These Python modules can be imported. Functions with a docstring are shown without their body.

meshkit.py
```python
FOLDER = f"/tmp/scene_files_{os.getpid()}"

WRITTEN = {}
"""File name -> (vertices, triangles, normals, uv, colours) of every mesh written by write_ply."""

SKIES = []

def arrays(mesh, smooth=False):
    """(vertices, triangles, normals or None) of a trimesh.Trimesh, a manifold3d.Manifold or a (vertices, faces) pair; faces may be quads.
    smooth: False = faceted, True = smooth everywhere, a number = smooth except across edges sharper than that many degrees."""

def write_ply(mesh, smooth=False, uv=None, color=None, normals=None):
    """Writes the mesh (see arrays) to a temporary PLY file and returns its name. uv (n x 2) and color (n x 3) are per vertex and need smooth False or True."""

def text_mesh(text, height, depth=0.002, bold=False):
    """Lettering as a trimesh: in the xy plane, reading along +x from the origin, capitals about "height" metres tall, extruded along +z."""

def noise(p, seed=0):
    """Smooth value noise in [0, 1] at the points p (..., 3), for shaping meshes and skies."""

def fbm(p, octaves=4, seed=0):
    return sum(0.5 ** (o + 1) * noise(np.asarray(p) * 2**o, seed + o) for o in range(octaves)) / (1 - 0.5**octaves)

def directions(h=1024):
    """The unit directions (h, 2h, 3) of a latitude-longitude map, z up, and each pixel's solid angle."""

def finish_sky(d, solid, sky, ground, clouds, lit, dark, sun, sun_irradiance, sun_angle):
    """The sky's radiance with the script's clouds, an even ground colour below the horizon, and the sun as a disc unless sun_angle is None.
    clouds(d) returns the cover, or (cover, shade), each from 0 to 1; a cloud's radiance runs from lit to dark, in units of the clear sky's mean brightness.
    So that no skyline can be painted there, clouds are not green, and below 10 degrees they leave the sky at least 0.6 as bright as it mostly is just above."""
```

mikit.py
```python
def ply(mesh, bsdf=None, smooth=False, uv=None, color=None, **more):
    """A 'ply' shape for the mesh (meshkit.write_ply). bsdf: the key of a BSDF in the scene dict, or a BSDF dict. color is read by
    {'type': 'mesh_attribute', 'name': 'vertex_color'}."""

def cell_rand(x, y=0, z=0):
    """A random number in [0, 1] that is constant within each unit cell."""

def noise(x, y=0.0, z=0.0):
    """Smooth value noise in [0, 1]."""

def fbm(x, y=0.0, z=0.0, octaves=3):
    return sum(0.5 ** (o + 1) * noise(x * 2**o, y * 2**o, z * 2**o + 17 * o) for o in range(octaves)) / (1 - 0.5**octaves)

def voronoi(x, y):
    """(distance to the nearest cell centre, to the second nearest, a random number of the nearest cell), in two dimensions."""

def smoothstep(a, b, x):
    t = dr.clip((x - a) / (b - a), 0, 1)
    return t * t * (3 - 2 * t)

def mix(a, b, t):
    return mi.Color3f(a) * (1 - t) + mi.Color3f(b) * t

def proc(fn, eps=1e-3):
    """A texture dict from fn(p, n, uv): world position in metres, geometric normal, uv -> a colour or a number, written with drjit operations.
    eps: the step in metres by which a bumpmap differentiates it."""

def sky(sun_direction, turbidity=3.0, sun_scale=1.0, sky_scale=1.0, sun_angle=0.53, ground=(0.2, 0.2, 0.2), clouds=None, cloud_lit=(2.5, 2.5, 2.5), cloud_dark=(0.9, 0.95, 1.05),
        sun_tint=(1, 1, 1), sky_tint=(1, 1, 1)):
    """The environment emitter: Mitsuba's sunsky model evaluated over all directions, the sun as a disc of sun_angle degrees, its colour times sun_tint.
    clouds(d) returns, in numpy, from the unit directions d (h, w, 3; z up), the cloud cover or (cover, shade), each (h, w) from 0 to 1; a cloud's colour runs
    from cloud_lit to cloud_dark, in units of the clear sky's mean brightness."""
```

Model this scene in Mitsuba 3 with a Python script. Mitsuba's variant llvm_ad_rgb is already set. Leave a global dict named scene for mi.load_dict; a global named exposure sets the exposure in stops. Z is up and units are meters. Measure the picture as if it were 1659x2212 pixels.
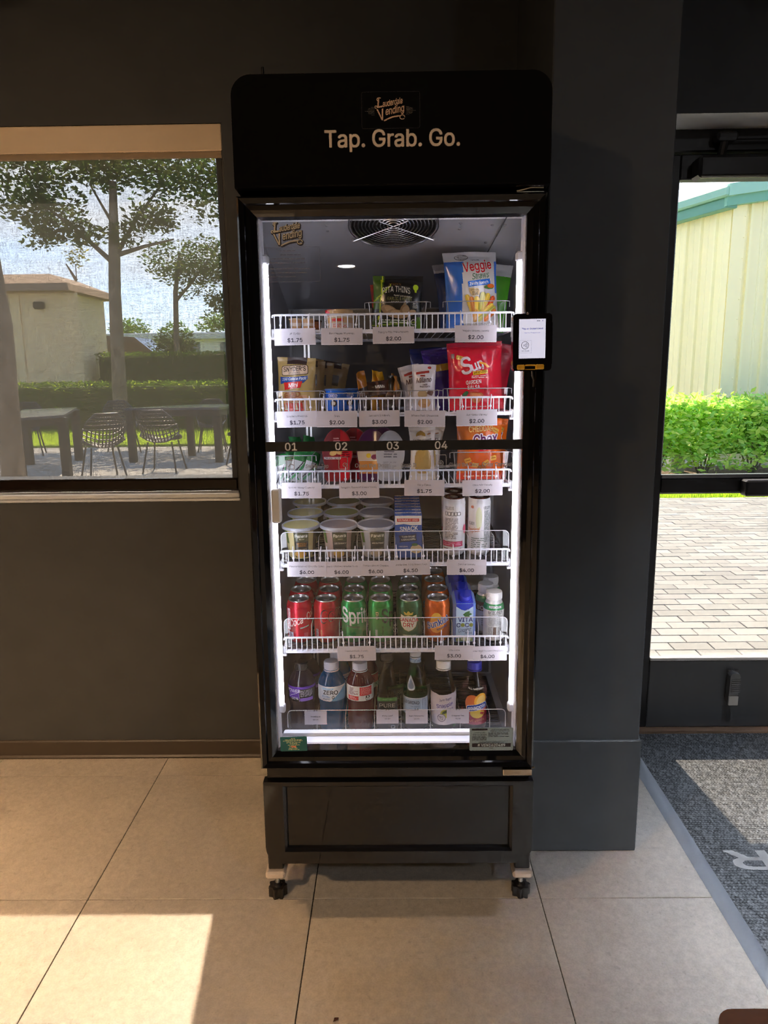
import math, random
import numpy as np, trimesh, drjit as dr, mitsuba as mi, mikit, meshkit
from shapely import affinity, union_all
from shapely.geometry import Polygon, LineString, Point, box as sbox

random.seed(7)
RNG = np.random.default_rng(7)
T = mi.ScalarTransform4f
scene, labels = {}, {}

# ------------------------------------------------------------------ camera, sky, sun, exposure
F_PX, YAW, PITCH, ROLL, CAM_H = 1584.31, -0.0120, 0.1965, 0.0121, 1.4021
_f = np.array([math.sin(YAW) * math.cos(PITCH), math.cos(YAW) * math.cos(PITCH), -math.sin(PITCH)])
_r = np.array([math.cos(YAW), -math.sin(YAW), 0.0])
_d = np.cross(_f, _r)
_d2 = -math.sin(ROLL) * _r + math.cos(ROLL) * _d
EYE = np.array([0, 0, CAM_H])
scene['camera'] = {'type': 'perspective', 'fov': math.degrees(2 * math.atan(1659 / 2 / F_PX)), 'fov_axis': 'x',
                   'near_clip': 0.05, 'far_clip': 500.0,
                   'to_world': T().look_at(origin=EYE.tolist(), target=(EYE + _f).tolist(), up=(-_d2).tolist())}
SUN = np.array([-0.093, 1.0, 1.25])
exposure = 2.0
LAMP = 150.0       # radiance of the warm ceiling lamps
LED = 2.3          # radiance of the cooler's light strips


def clouds(d):
    n = meshkit.fbm(np.stack([d[..., 0] / (d[..., 2] + .25) * 1.6, d[..., 1] / (d[..., 2] + .25) * 1.6, 0 * d[..., 0]], -1), 5, 3)
    return np.clip((n - .42) * 3.2, 0, 1) * .85


scene['sky'] = mikit.sky(SUN, turbidity=3.5, sky_scale=2.6, sun_scale=2.4, ground=(.3, .29, .26), clouds=clouds,
                         cloud_lit=(1.9, 1.9, 1.9), cloud_dark=(1.2, 1.22, 1.28))


# ------------------------------------------------------------------ materials
def lin(c):
    c = np.asarray(c, float) / 255.0
    return np.where(c <= .04045, c / 12.92, ((c + .055) / 1.055) ** 2.4)


def fn_code(p, n, uv):
    """The base colour of a piece, carried by its uv (see coded): one plain colour for each triangle."""
    r = dr.floor(uv.x)
    g = dr.floor((uv.x - r) * 256)
    return mi.Color3f(dr.square(r / 255), dr.square(g / 255), dr.square(uv.y))


def coded(col):
    q = np.round(255 * np.sqrt(np.clip(np.asarray(col, float), 0, 1)))
    return np.stack([q[..., 0] + (q[..., 1] + .5) / 256, q[..., 2] / 255], -1)


VC = mikit.proc(fn_code)


def two(b):
    return {'type': 'twosided', 'bsdf': b}


def pbr(rough, color=VC, spec=.5, metal=0.0, **k):
    return {'type': 'principled', 'base_color': color, 'roughness': rough, 'specular': spec, 'metallic': metal, **k}


scene['matte'] = two(pbr(.75, spec=.25))
scene['satin'] = two(pbr(.42))
scene['film'] = two(pbr(.24, spec=.6))
scene['gloss'] = two(pbr(.10))
scene['lacquer'] = two(pbr(.035, spec=.55))
scene['canpaint'] = two(pbr(.27, metal=.55))
scene['metal'] = two(pbr(.22, metal=1.0))
scene['clearsheet'] = {'type': 'thindielectric', 'int_ior': 1.42}
scene['pane'] = {'type': 'thindielectric', 'int_ior': 1.5}
scene['liquid'] = {'type': 'dielectric', 'int_ior': 1.34, 'specular_transmittance': VC}
scene['drink'] = {'type': 'principled', 'base_color': VC, 'roughness': .05, 'eta': 1.36, 'spec_trans': .8}
scene['leaf'] = {'type': 'principledthin', 'base_color': VC, 'roughness': .45, 'diff_trans': 1.2, 'spec_trans': 0.0, 'eta': 1.4}


def fn_tile(p, n, uv):
    a = mikit.fbm(p.x * 5, p.y * 5, p.z * 5, octaves=4)
    g = mikit.noise(p.x * 330, p.y * 330, p.z * 330)
    g2 = mikit.noise(p.x * 90, p.y * 90, 3.0)
    k = .86 + .22 * a + .14 * (g - .5) + .12 * (g2 - .5)
    sp = mikit.smoothstep(.90, .96, mikit.noise(p.x * 95 + 9, p.y * 120, p.z + 2))
    return mi.Color3f(.47, .43, .37) * k * (1 - .14 * sp)


def fn_wall(p, n, uv):
    return mi.Color3f(.041, .046, .051) * (.86 + .28 * mikit.fbm(p.x * 9, p.y * 9, p.z * 9, octaves=3))


def fn_wall_bump(p, n, uv):
    return mikit.fbm(p.x * 130, p.y * 130, p.z * 130, octaves=2)


def fn_carpet(p, n, uv):
    w = mikit.noise(p.x * 150, p.y * 110, 0.0) * .6 + mikit.noise(p.x * 420, p.y * 300, 4.0) * .4
    r = dr.abs(dr.sin(p.x * 330 + dr.sin(p.y * 260) * 1.5)) * dr.abs(dr.sin(p.y * 300))
    return mi.Color3f(.078, .082, .086) * (.12 + 1.5 * w * w + .7 * r)


def fn_carpet_bump(p, n, uv):
    return mikit.noise(p.x * 150, p.y * 110, 0.0) + .6 * dr.abs(dr.sin(p.x * 330 + dr.sin(p.y * 260) * 1.5)) * dr.abs(dr.sin(p.y * 300))


def fn_ground(p, n, uv):
    row = dr.floor(p.y / .1)
    c = mikit.cell_rand(dr.floor(p.x / .2 + .5 * (row - 2 * dr.floor(row / 2))), row)
    fx = p.x / .2 + .5 * (row - 2 * dr.floor(row / 2))
    fx = fx - dr.floor(fx)
    fy = p.y / .1 - row
    j = dr.select((fx < .035) | (fy < .06), .45, 1.0)
    return mi.Color3f(.36, .345, .31) * (.82 + .26 * c + .2 * (mikit.fbm(p.x * 4, p.y * 4, 0.0) - .5)) * j


def fn_soil(p, n, uv):
    return mi.Color3f(.10, .075, .055) * (.5 + mikit.noise(p.x * 40, p.y * 40, 0.0))


def fn_lawn(p, n, uv):
    return mi.Color3f(.16, .24, .035) * (.6 + .8 * mikit.noise(p.x * 30, p.y * 30, 0.0))


def fn_bark(p, n, uv):
    return mi.Color3f(.20, .155, .115) * (.45 + 1.1 * mikit.fbm(p.x * 14, p.y * 14, p.z * 4, octaves=3))


def fn_wood(p, n, uv):
    g = mikit.fbm(p.x * 6, p.y * 60, p.z * 60, octaves=3)
    return mi.Color3f(.17, .085, .05) * (.6 + .8 * g)


def fn_weave(p, n, uv):
    k = .44 + .22 * mikit.noise(p.x * 40, 0.0, p.z * 900) + .22 * mikit.noise(p.x * 900, 7.0, p.z * 40) + .2 * (mikit.noise(p.x * 300, 0.0, p.z * 300) - .5)
    return dr.clip(k - .02, .2, .92)


scene['tile'] = two(pbr(.38, mikit.proc(fn_tile), spec=.45))
scene['grout'] = two(pbr(.9, {'type': 'rgb', 'value': [.045, .038, .03]}, spec=.1))
scene['wallpaint'] = two({'type': 'bumpmap', 'arbitrary': mikit.proc(fn_wall_bump, 1e-3), 'scale': 0.0006, 'bsdf': pbr(.55, mikit.proc(fn_wall), spec=.3)})
scene['carpet'] = two({'type': 'bumpmap', 'arbitrary': mikit.proc(fn_carpet_bump, 1e-3), 'scale': 0.003, 'bsdf': pbr(.95, mikit.proc(fn_carpet), spec=.05)})
scene['groundmat'] = two(pbr(.9, mikit.proc(fn_ground), spec=.1))
scene['soil'] = two(pbr(.95, mikit.proc(fn_soil), spec=.05))
scene['lawnmat'] = two(pbr(.95, mikit.proc(fn_lawn), spec=.05))
scene['bark'] = two(pbr(.9, mikit.proc(fn_bark), spec=.1))
scene['wood'] = two(pbr(.35, mikit.proc(fn_wood), spec=.4))
scene['screencloth'] = {'type': 'mask', 'opacity': mikit.proc(fn_weave),
                        'bsdf': {'type': 'principledthin', 'base_color': {'type': 'rgb', 'value': [.085, .082, .072]}, 'roughness': .8, 'diff_trans': .6, 'spec_trans': 0.0}}


# ------------------------------------------------------------------ scene helpers
def ready(mesh, mat, col=(.5, .5, .5), smooth=False, **more):
    """A shape dict with one base colour per vertex (col: one linear colour, or one per vertex with smooth False or True)."""
    col = np.asarray(col, float)
    if isinstance(mesh, (tuple, list)):
        v, f = np.asarray(mesh[0], float), np.asarray(mesh[1], int)
        if f.shape[1] == 4:
            f = np.vstack([f[:, [0, 1, 2]], f[:, [0, 2, 3]]])
        mesh = trimesh.Trimesh(v, f, process=False)
    elif hasattr(mesh, 'to_mesh'):
        m = mesh.to_mesh()
        mesh = trimesh.Trimesh(m.vert_properties[:, :3], m.tri_verts, process=False)
    if smooth is not False and smooth is not True:
        mesh = trimesh.graph.smooth_shade(mesh, angle=np.radians(smooth), facet_minarea=None)
        smooth = True
    if col.ndim == 1:
        return mikit.ply(mesh, mat, smooth, uv=np.tile(coded(col), (len(mesh.vertices), 1)), **more)
    v, f, n = meshkit.arrays(mesh, smooth)
    k = f.ravel()       # one colour for each triangle: no vertex is shared
    path = meshkit.write_ply((v[k], np.arange(len(k)).reshape(-1, 3)), False, coded(np.repeat(col[f[:, 0]], 3, 0)), None, None if n is None else n[k])
    return {'type': 'ply', 'filename': path, 'face_normals': n is None, 'bsdf': {'type': 'ref', 'id': mat}, **more}


def numbered(name):
    def taken(k):
        return k in scene or k in labels or any(x.startswith(k + '__') for x in KEYS)
    if not taken(name):
        return name
    i = COUNT.get(name, 0) + 1
    while taken(f'{name}_{i:03d}'):
        i += 1
    COUNT[name] = i
    return f'{name}_{i:03d}'


KEYS, COUNT = set(), {}


def put(key, shape, M=None, label=None):
    base, i = key, 0
    while key in scene:
        i += 1
        key = f'{base}_{i:03d}'
    scene[key] = dict(shape) if M is None else {**shape, 'to_world': T(np.asarray(M, float).tolist())}
    parts = key.split('__')
    for k in range(1, len(parts) + 1):
        KEYS.add('__'.join(parts[:k]))
    if label:
        labels[key] = {'label': label}
    return key


def thing(name, label, cat, group=None, kind=None):
    key = numbered(name)
    labels[key] = {'label': label, 'category': cat}
    if group:
        labels[key]['group'] = group
    if kind:
        labels[key]['kind'] = kind
    KEYS.add(key)
    return key


def struct(name, label, shape=None):
    labels[name] = {'label': label, 'kind': 'structure'}
    KEYS.add(name)
    if shape is not None:
        put(name, shape)
    return name


def place(proto, name, label, cat, M, group=None):
    """proto: list of (suffix, shape dict, part label or None)."""
    key = thing(name, label, cat, group)
    for suf, shape, pl in proto:
        put(f'{key}__{suf}', shape, M, pl)
    return key


def mat_T(x=0, y=0, z=0):
    M = np.eye(4)
    M[:3, 3] = x, y, z
    return M


def rot(ax, deg):
    return trimesh.transformations.rotation_matrix(math.radians(deg), {'x': [1, 0, 0], 'y': [0, 1, 0], 'z': [0, 0, 1]}[ax])


# ------------------------------------------------------------------ mesh helpers
def bx(x0, x1, y0, y1, z0, z1, c=0.0):
    """Box, its edges chamfered by c."""
    if c <= 0:
        return trimesh.creation.box(bounds=[[x0, y0, z0], [x1, y1, z1]])
    lo, hi = np.array([x0, y0, z0]), np.array([x1, y1, z1])
    c = min(c, (hi - lo).min() * .45)
    pts = []
    for s in np.ndindex(2, 2, 2):
        for a in range(3):
            p = np.where(np.array(s) == 0, lo + c, hi - c)
            p[a] = lo[a] if s[a] == 0 else hi[a]
            pts.append(p)
    return trimesh.convex.convex_hull(np.array(pts))


def cat(*ms):
    ms = [m for x in ms for m in (x if isinstance(x, list) else [x])]
    return trimesh.util.concatenate(ms)


def lathe(profile, n=40):
    m = trimesh.creation.revolve(np.asarray(profile, float), sections=n)
    return m


def tube(pts, r, n=8, closed=False):
    pts = np.asarray(pts, float)
    N = len(pts)
    r = np.broadcast_to(np.asarray(r, float), (N,))
    if closed:
        tan = np.roll(pts, -1, 0) - np.roll(pts, 1, 0)
    else:
        tan = np.gradient(pts, axis=0)
    tan /= np.linalg.norm(tan, axis=1, keepdims=True) + 1e-12
    ref = np.array([0, 0, 1.0]) if abs(tan[0, 2]) < .9 else np.array([1.0, 0, 0])
    rings = []
    for p, t, rr in zip(pts, tan, r):
        u = np.cross(t, ref)
        if np.linalg.norm(u) < 1e-6:
            u = np.cross(t, [0, 1, 0.1])
        u /= np.linalg.norm(u)
        w = np.cross(t, u)
        ref = np.cross(u, t)
        a = np.arange(n) * 2 * np.pi / n
        rings.append(p + rr * (np.cos(a)[:, None] * u + np.sin(a)[:, None] * w))
    v = np.vstack(rings)
    f = []
    for i in range(N if closed else N - 1):
        j = (i + 1) % N
        for k in range(n):
            l = (k + 1) % n
            f += [[i * n + k, i * n + l, j * n + l], [i * n + k, j * n + l, j * n + k]]
    if not closed:
        for e, o in ((0, 1), (N - 1, 0)):
            c = len(v)
            v = np.vstack([v, pts[e]])
            for k in range(n):
                l = (k + 1) % n
                f.append([c, e * n + l, e * n + k] if o else [c, e * n + k, e * n + l])
    return trimesh.Trimesh(v, f, process=False)


def extrude(poly, h, axis='z'):
    m = trimesh.creation.extrude_polygon(poly, h, engine='earcut')
    if axis == 'y':      # polygon drawn in (x, z), thickness along +y
        m.apply_transform(rot('x', 90))
        m.apply_translation([0, h, 0])
    if axis == 'x':      # polygon drawn in (y, z), thickness along +x
        m.apply_transform(np.array([[0, 0, 1, 0], [1, 0, 0, 0], [0, 1, 0, 0], [0, 0, 0, 1.0]]))
    return m


def rrect(x0, y0, x1, y1, r, n=6):
    r = min(r, (x1 - x0) / 2 - 1e-6, (y1 - y0) / 2 - 1e-6)
    return sbox(x0 + r, y0 + r, x1 - r, y1 - r).buffer(r, quad_segs=n)


def ring_frame(x0, x1, z0, z1, prof):
    """A mitred frame round a rectangle; prof: closed list of (inset from the rectangle, depth y)."""
    v = []
    for s, y in prof:
        v += [[x0 + s, y, z0 + s], [x1 - s, y, z0 + s], [x1 - s, y, z1 - s], [x0 + s, y, z1 - s]]
    n, f = len(prof), []
    for i in range(n):
        j = (i + 1) % n
        for k in range(4):
            l = (k + 1) % 4
            f.append([i * 4 + k, i * 4 + l, j * 4 + l, j * 4 + k])
    f = np.array(f)
    return trimesh.Trimesh(np.array(v), np.vstack([f[:, [0, 1, 2]], f[:, [0, 2, 3]]]), process=False)


_TX = {}


def text2d(s, bold=False):
    """(points, triangles, width) of a flat line of lettering with capitals one unit tall."""
    if (s, bold) not in _TX:
        m = meshkit.text_mesh(s, 1.0, .01, bold)
        m.merge_vertices()
        top = m.face_normals[:, 2] > .9
        f = m.faces[top]
        u, inv = np.unique(f, return_inverse=True)
        v = m.vertices[u][:, :2]
        _TX[(s, bold)] = (v, inv.reshape(-1, 3), v[:, 0].min(), v[:, 0].max())
    return _TX[(s, bold)]


def tri_poly(pg):
    v, f = trimesh.creation.triangulate_polygon(pg, engine='earcut')
    return np.asarray(v), np.asarray(f)


class Print:
    """Flat print laid on a surface: fn(points n x 2, offset) -> points n x 3. Everything joined in one mesh with a colour per vertex."""

    def __init__(self, fn=None, sub=None, off=.0004, step=.00012):
        self.fn = fn or (lambda p, o: np.stack([p[:, 0], np.full(len(p), -o), p[:, 1]], 1))
        self.sub, self.off, self.step = sub, off, step
        self.v, self.f, self.c, self.n, self.k = [], [], [], 0, 0

    def tri(self, v, f, col, lift=True):
        v = np.asarray(v, float)
        if self.sub:
            v3, f = trimesh.remesh.subdivide_to_size(np.c_[v, np.zeros(len(v))], f, self.sub, max_iter=8)
            v = v3[:, :2]
        p = self.fn(v, self.off + self.k * self.step)
        self.k += lift
        self.v.append(p)
        self.f.append(np.asarray(f) + self.n)
        self.c.append(np.tile(lin(col), (len(p), 1)))
        self.n += len(p)

    def poly(self, pg, col):
        for i, g in enumerate(getattr(pg, 'geoms', [pg])):
            if not g.is_empty and g.area > 1e-10:
                v, f = tri_poly(g)
                self.tri(v, f, col, lift=False)
        self.k += 1

    def rect(self, x0, y0, x1, y1, col, r=0.0, rotate=0):
        pg = rrect(x0, y0, x1, y1, r) if r else sbox(x0, y0, x1, y1)
        self.poly(affinity.rotate(pg, rotate), col)

    def ell(self, cx, cy, a, b, col, rotate=0):
        self.poly(affinity.rotate(affinity.scale(Point(cx, cy).buffer(1, quad_segs=8), a, b), rotate), col)

    def text(self, s, h, x, y, col, bold=False, rotate=0, shear=0, sx=1.0, at='m', width=None, outline=None, bend=0.0):
        """at: 'm' centred on x, 'l' from x, 'r' up to x; y is the baseline. outline: (distance, colour). bend: rise of an arc."""
        v, f, a, b = text2d(s, bold)
        if width:
            sx = width / ((b - a) * h)
        P = v.copy()
        P[:, 0] = (P[:, 0] - {'m': (a + b) / 2, 'l': a, 'r': b}[at]) * h * sx
        P[:, 1] *= h
        P[:, 0] += shear * P[:, 1]
        if bend:
            w = (b - a) * h * sx / 2
            P[:, 1] += bend * (1 - (P[:, 0] / w) ** 2)
        c, s_ = math.cos(math.radians(rotate)), math.sin(math.radians(rotate))
        P = P @ np.array([[c, s_], [-s_, c]]) + [x, y]
        if outline:
            tri = union_all([Polygon(P[t]).buffer(outline[0], quad_segs=2) for t in f])
            self.poly(tri.simplify(outline[0] * .15), outline[1])
        self.tri(P, f, col)

    def lines(self, x0, y0, x1, y1, n, col, seed=0, fill=.5):
        """n rows of unreadably small print."""
        r = random.Random(seed)
        dy = (y1 - y0) / n
        vs, fs = [], []
        for i in range(n):
            y, x = y0 + dy * (i + .5), x0
            end = x1 if r.random() < .7 else x0 + (x1 - x0) * r.uniform(.5, .95)
            while x < end - dy * .6:
                w = min(r.uniform(1.2, 4.5) * dy, end - x)
                k = len(vs)
                vs += [[x, y - dy * fill / 2], [x + w, y - dy * fill / 2], [x + w, y + dy * fill / 2], [x, y + dy * fill / 2]]
                fs += [[k, k + 1, k + 2], [k, k + 2, k + 3]]
                x += w + dy * .55
        if vs:
            self.tri(vs, fs, col)

    def shape(self, mat='satin', **more):
        m = trimesh.Trimesh(np.vstack(self.v), np.vstack(self.f), process=False)
        return mikit.ply(m, mat, False, uv=coded(np.vstack(self.c)), **more)


def flat_map(M=None):
    def fn(p, o):
        q = np.stack([p[:, 0], np.full(len(p), -o), p[:, 1]], 1)
        return q if M is None else q @ np.asarray(M)[:3, :3].T + np.asarray(M)[:3, 3]
    return fn


def wrap_map(radius, turn=0.0):
    """Round an upright solid of revolution: radius(z) -> r; x is arc length from the front (-y)."""
    def fn(p, o):
        r = radius(p[:, 1]) + o
        a = p[:, 0] / np.maximum(radius(p[:, 1]), 1e-4) + turn
        return np.stack([r * np.sin(a), -r * np.cos(a), p[:, 1]], 1)
    return fn


def prof_radius(profile, lo, hi):
    pr = np.array([(r, z) for r, z in profile if lo <= z <= hi])
    o = np.argsort(pr[:, 1])
    return lambda z: np.interp(z, pr[o, 1], pr[o, 0])

# ------------------------------------------------------------------ the room
G, GX, GY = 0.6096, -0.8329, 1.7280
YW, YD = 2.466, 2.640            # inner face of the outside wall, plane of the entrance door
XL, XR, YB, ZC = -4.2, 3.4, -9.0, 3.0
WHITE, BLACK = lin((235, 235, 235)), lin((14, 14, 15))

struct('floor', 'large square beige stone-look floor tiles with thin dark joints', ready(bx(XL, XR, YB, 2.70, -.08, -.003), 'grout'))
for j in range(-4, 2):
    for i in range(-6, 8):
        x0, x1 = max(XL, GX + i * G + .0015), min(XR, GX + (i + 1) * G - .0015)
        y0, y1 = GY + j * G + .0015, min(GY + (j + 1) * G - .0015, 2.70)
        if x1 - x0 > .05 and y1 - y0 > .02:
            put('floor__tile', ready(bx(x0, x1, y0, y1, -.012, 0, .0008), 'tile'))
put('floor__rear_tile', ready(bx(XL, XR, YB, GY - 4 * G - .0015, -.012, 0), 'tile'))
struct('ceiling', 'dark ceiling above the frame', ready(bx(XL, XR, YB, 2.7, ZC, ZC + .1), 'wallpaint'))

WX0, WX1, WZ0, WZ1 = -2.6, -.520, .972, 2.149     # window opening
PX0, PX1, PY = .392, .6945, 1.9257               # pillar
struct('wall_left', 'dark grey painted wall with the shaded window', ready(cat(
    bx(XL, WX0, YW, 2.68, 0, ZC), bx(WX1, PX0 + .02, YW, 2.68, 0, ZC), bx(WX0, WX1, YW, 2.68, 0, WZ0), bx(WX0, WX1, YW, 2.68, WZ1, ZC)), 'wallpaint'))
struct('wall_middle', 'dark grey square pillar between the cooler and the entrance door', ready(bx(PX0, PX1, PY, 2.72, 0, ZC, .003), 'wallpaint'))
struct('trim_1', 'tall dark grey skirting panel around the foot of the pillar', ready(bx(PX0 - .006, PX1 + .006, PY - .006, 2.70, 0, .352, .003), 'wallpaint'))
struct('wall_front', 'dark wall above the entrance door', ready(cat(bx(PX1, XR, YW, 2.75, 2.1545, ZC), bx(1.977, XR, YW, 2.75, 0, 2.1545)), 'wallpaint'))
put('wall_front__soffit', ready(bx(PX1 + .007, 1.977, YW + .001, YD + .11, 2.1535, 2.1565), 'satin', lin((244, 248, 250))), None, 'pale soffit strip over the door')
struct('wall_right', 'dark side wall beyond the entrance', ready(bx(XR, XR + .1, YB, 2.75, 0, ZC), 'wallpaint'))
struct('wall_side', 'dark side wall at the far left', ready(bx(XL - .1, XL, YB, 2.75, 0, ZC), 'wallpaint'))
struct('wall_back', 'dark wall behind the camera', ready(bx(XL, XR, YB - .1, YB, 0, ZC), 'wallpaint'))
bb = [(YW, 0), (YW - .012, 0), (YW - .012, .006), (YW - .007, .012), (YW - .007, .064), (YW - .004, .069), (YW, .07)]
struct('baseboard_left', 'dark brown rubber baseboard along the window wall',
       ready(extrude(Polygon(bb), PX0 - XL, 'x').apply_translation([XL, 0, 0]), 'satin', lin((52, 45, 38))))

# window with sheer roller shade
FR = lin((20, 19, 18))
w = struct('window_1', 'black framed window behind the sheer shade')
put('window_1__frame', ready(cat(bx(WX1 - .045, WX1, 2.56, 2.64, WZ0, WZ1, .003), bx(WX0, WX0 + .045, 2.56, 2.64, WZ0, WZ1, .003),
                                 bx(WX0 + .045, WX1 - .045, 2.56, 2.64, WZ1 - .05, WZ1), bx(WX0 + .045, WX1 - .045, 2.56, 2.64, WZ0, WZ0 + .05)), 'satin', FR))
put('window_1__pane', ready(([[WX0 + .04, 2.60, WZ0 + .04], [WX1 - .04, 2.60, WZ0 + .04], [WX1 - .04, 2.60, WZ1 - .04], [WX0 + .04, 2.60, WZ1 - .04]], [[0, 1, 2], [0, 2, 3]]), 'pane'))
put('window_1__jamb', ready(cat(bx(WX1 - .006, WX1, YW + .004, 2.56, WZ0, WZ1), bx(WX0, WX1 - .006, YW + .004, 2.56, WZ0, WZ0 + .006)), 'satin', FR))
put('window_1__sill_trim', ready(cat(bx(WX0, WX1 - .001, YW - .012, YW + .05, WZ0 - .004, WZ0 + .012, .003), bx(WX0, WX1 - .001, YW - .003, YW + .03, WZ0 - .016, WZ0 - .006, .002)), 'gloss', (.80, .82, .84)), None, 'bright metal sill strip')
s = thing('roller_shade', 'sheer screen roller shade with beige cassette and black hem bar covering the window', 'window shade')
put(s + '__cassette', ready(bx(WX0 + .005, -.5235, YW + .002, 2.545, 2.0705, WZ1 - .001, .002), 'satin', lin((232, 206, 170))), None, 'beige cassette')
put(s + '__cloth_roll', ready(tube([[WX0 + .02, 2.502, 2.088], [-.530, 2.502, 2.088]], .031, 20), 'matte', lin((150, 132, 108)), True))
sv = np.array([[x, 2.505 + .0015 * math.sin(x * 5 + z * 2), z] for z in np.linspace(1.026, 2.075, 12) for x in np.linspace(WX0 + .03, -.5355, 24)])
sf = [[r * 24 + c, r * 24 + c + 1, r * 24 + c + 25, r * 24 + c + 24] for r in range(11) for c in range(23)]
put(s + '__cloth', ready((sv, sf), 'screencloth'), None, 'sheer woven cloth')
put(s + '__hem_bar', ready(bx(WX0 + .02, -.531, 2.492, 2.518, .9885, 1.030, .006), 'gloss', lin((22, 16, 12))), None, 'glossy black hem bar')

# entrance door
d = struct('door_1', 'black framed glass entrance door with midrail')
DF = lin((17, 17, 18))
DX0, DX1 = .975, 1.86
put(d + '__frame', ready(cat(bx(PX1 + .007, .905, YD - .02, YD + .11, 0, 2.1545, .004), bx(.905, 1.975, YD - .02, YD + .11, 2.085, 2.1545, .004), bx(1.93, 1.975, YD - .02, YD + .11, 0, 2.085)), 'satin', DF))
put(d + '__stile', ready(bx(.908, DX0, YD, YD + .045, .014, 2.082, .004), 'satin', DF))
put(d + '__stile', ready(bx(DX1, 1.927, YD, YD + .045, .014, 2.082, .004), 'satin', DF))
put(d + '__rail', ready(bx(DX0, DX1, YD, YD + .045, 2.003, 2.082, .003), 'satin', DF))
put(d + '__midrail', ready(bx(DX0, DX1, YD, YD + .045, .938, .990, .003), 'satin', DF))
put(d + '__midrail__cap', ready(cat(bx(DX0, DX1, YD - .002, YD + .02, .990, 1.0035, .002), bx(DX0, DX1, YD - .001, YD + .01, .9335, .937)), 'metal', (.5, .54, .6)), None, 'bright metal glazing strip')
put(d + '__bottom_rail', ready(bx(DX0, DX1, YD, YD + .045, .014, .288, .003), 'satin', lin((66, 68, 69))))
put(d + '__bottom_rail__cap', ready(bx(DX0, DX1, YD - .003, YD + .02, .288, .300, .002), 'satin', (.8, .82, .85)), None, 'pale glazing strip')
for z0, z1 in ((.298, .940), (1.0, 2.005)):
    put(d + '__pane', ready(([[DX0 - .005, YD + .024, z0], [DX1 + .005, YD + .024, z0], [DX1 + .005, YD + .024, z1], [DX0 - .005, YD + .024, z1]], [[0, 1, 2], [0, 2, 3]]), 'pane'))
put(d + '__push_bar', ready(bx(1.258, 1.83, YD - .055, YD - .002, .930, .988, .006), 'satin', lin((24, 22, 24))), None, 'flat black push bar')
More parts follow.
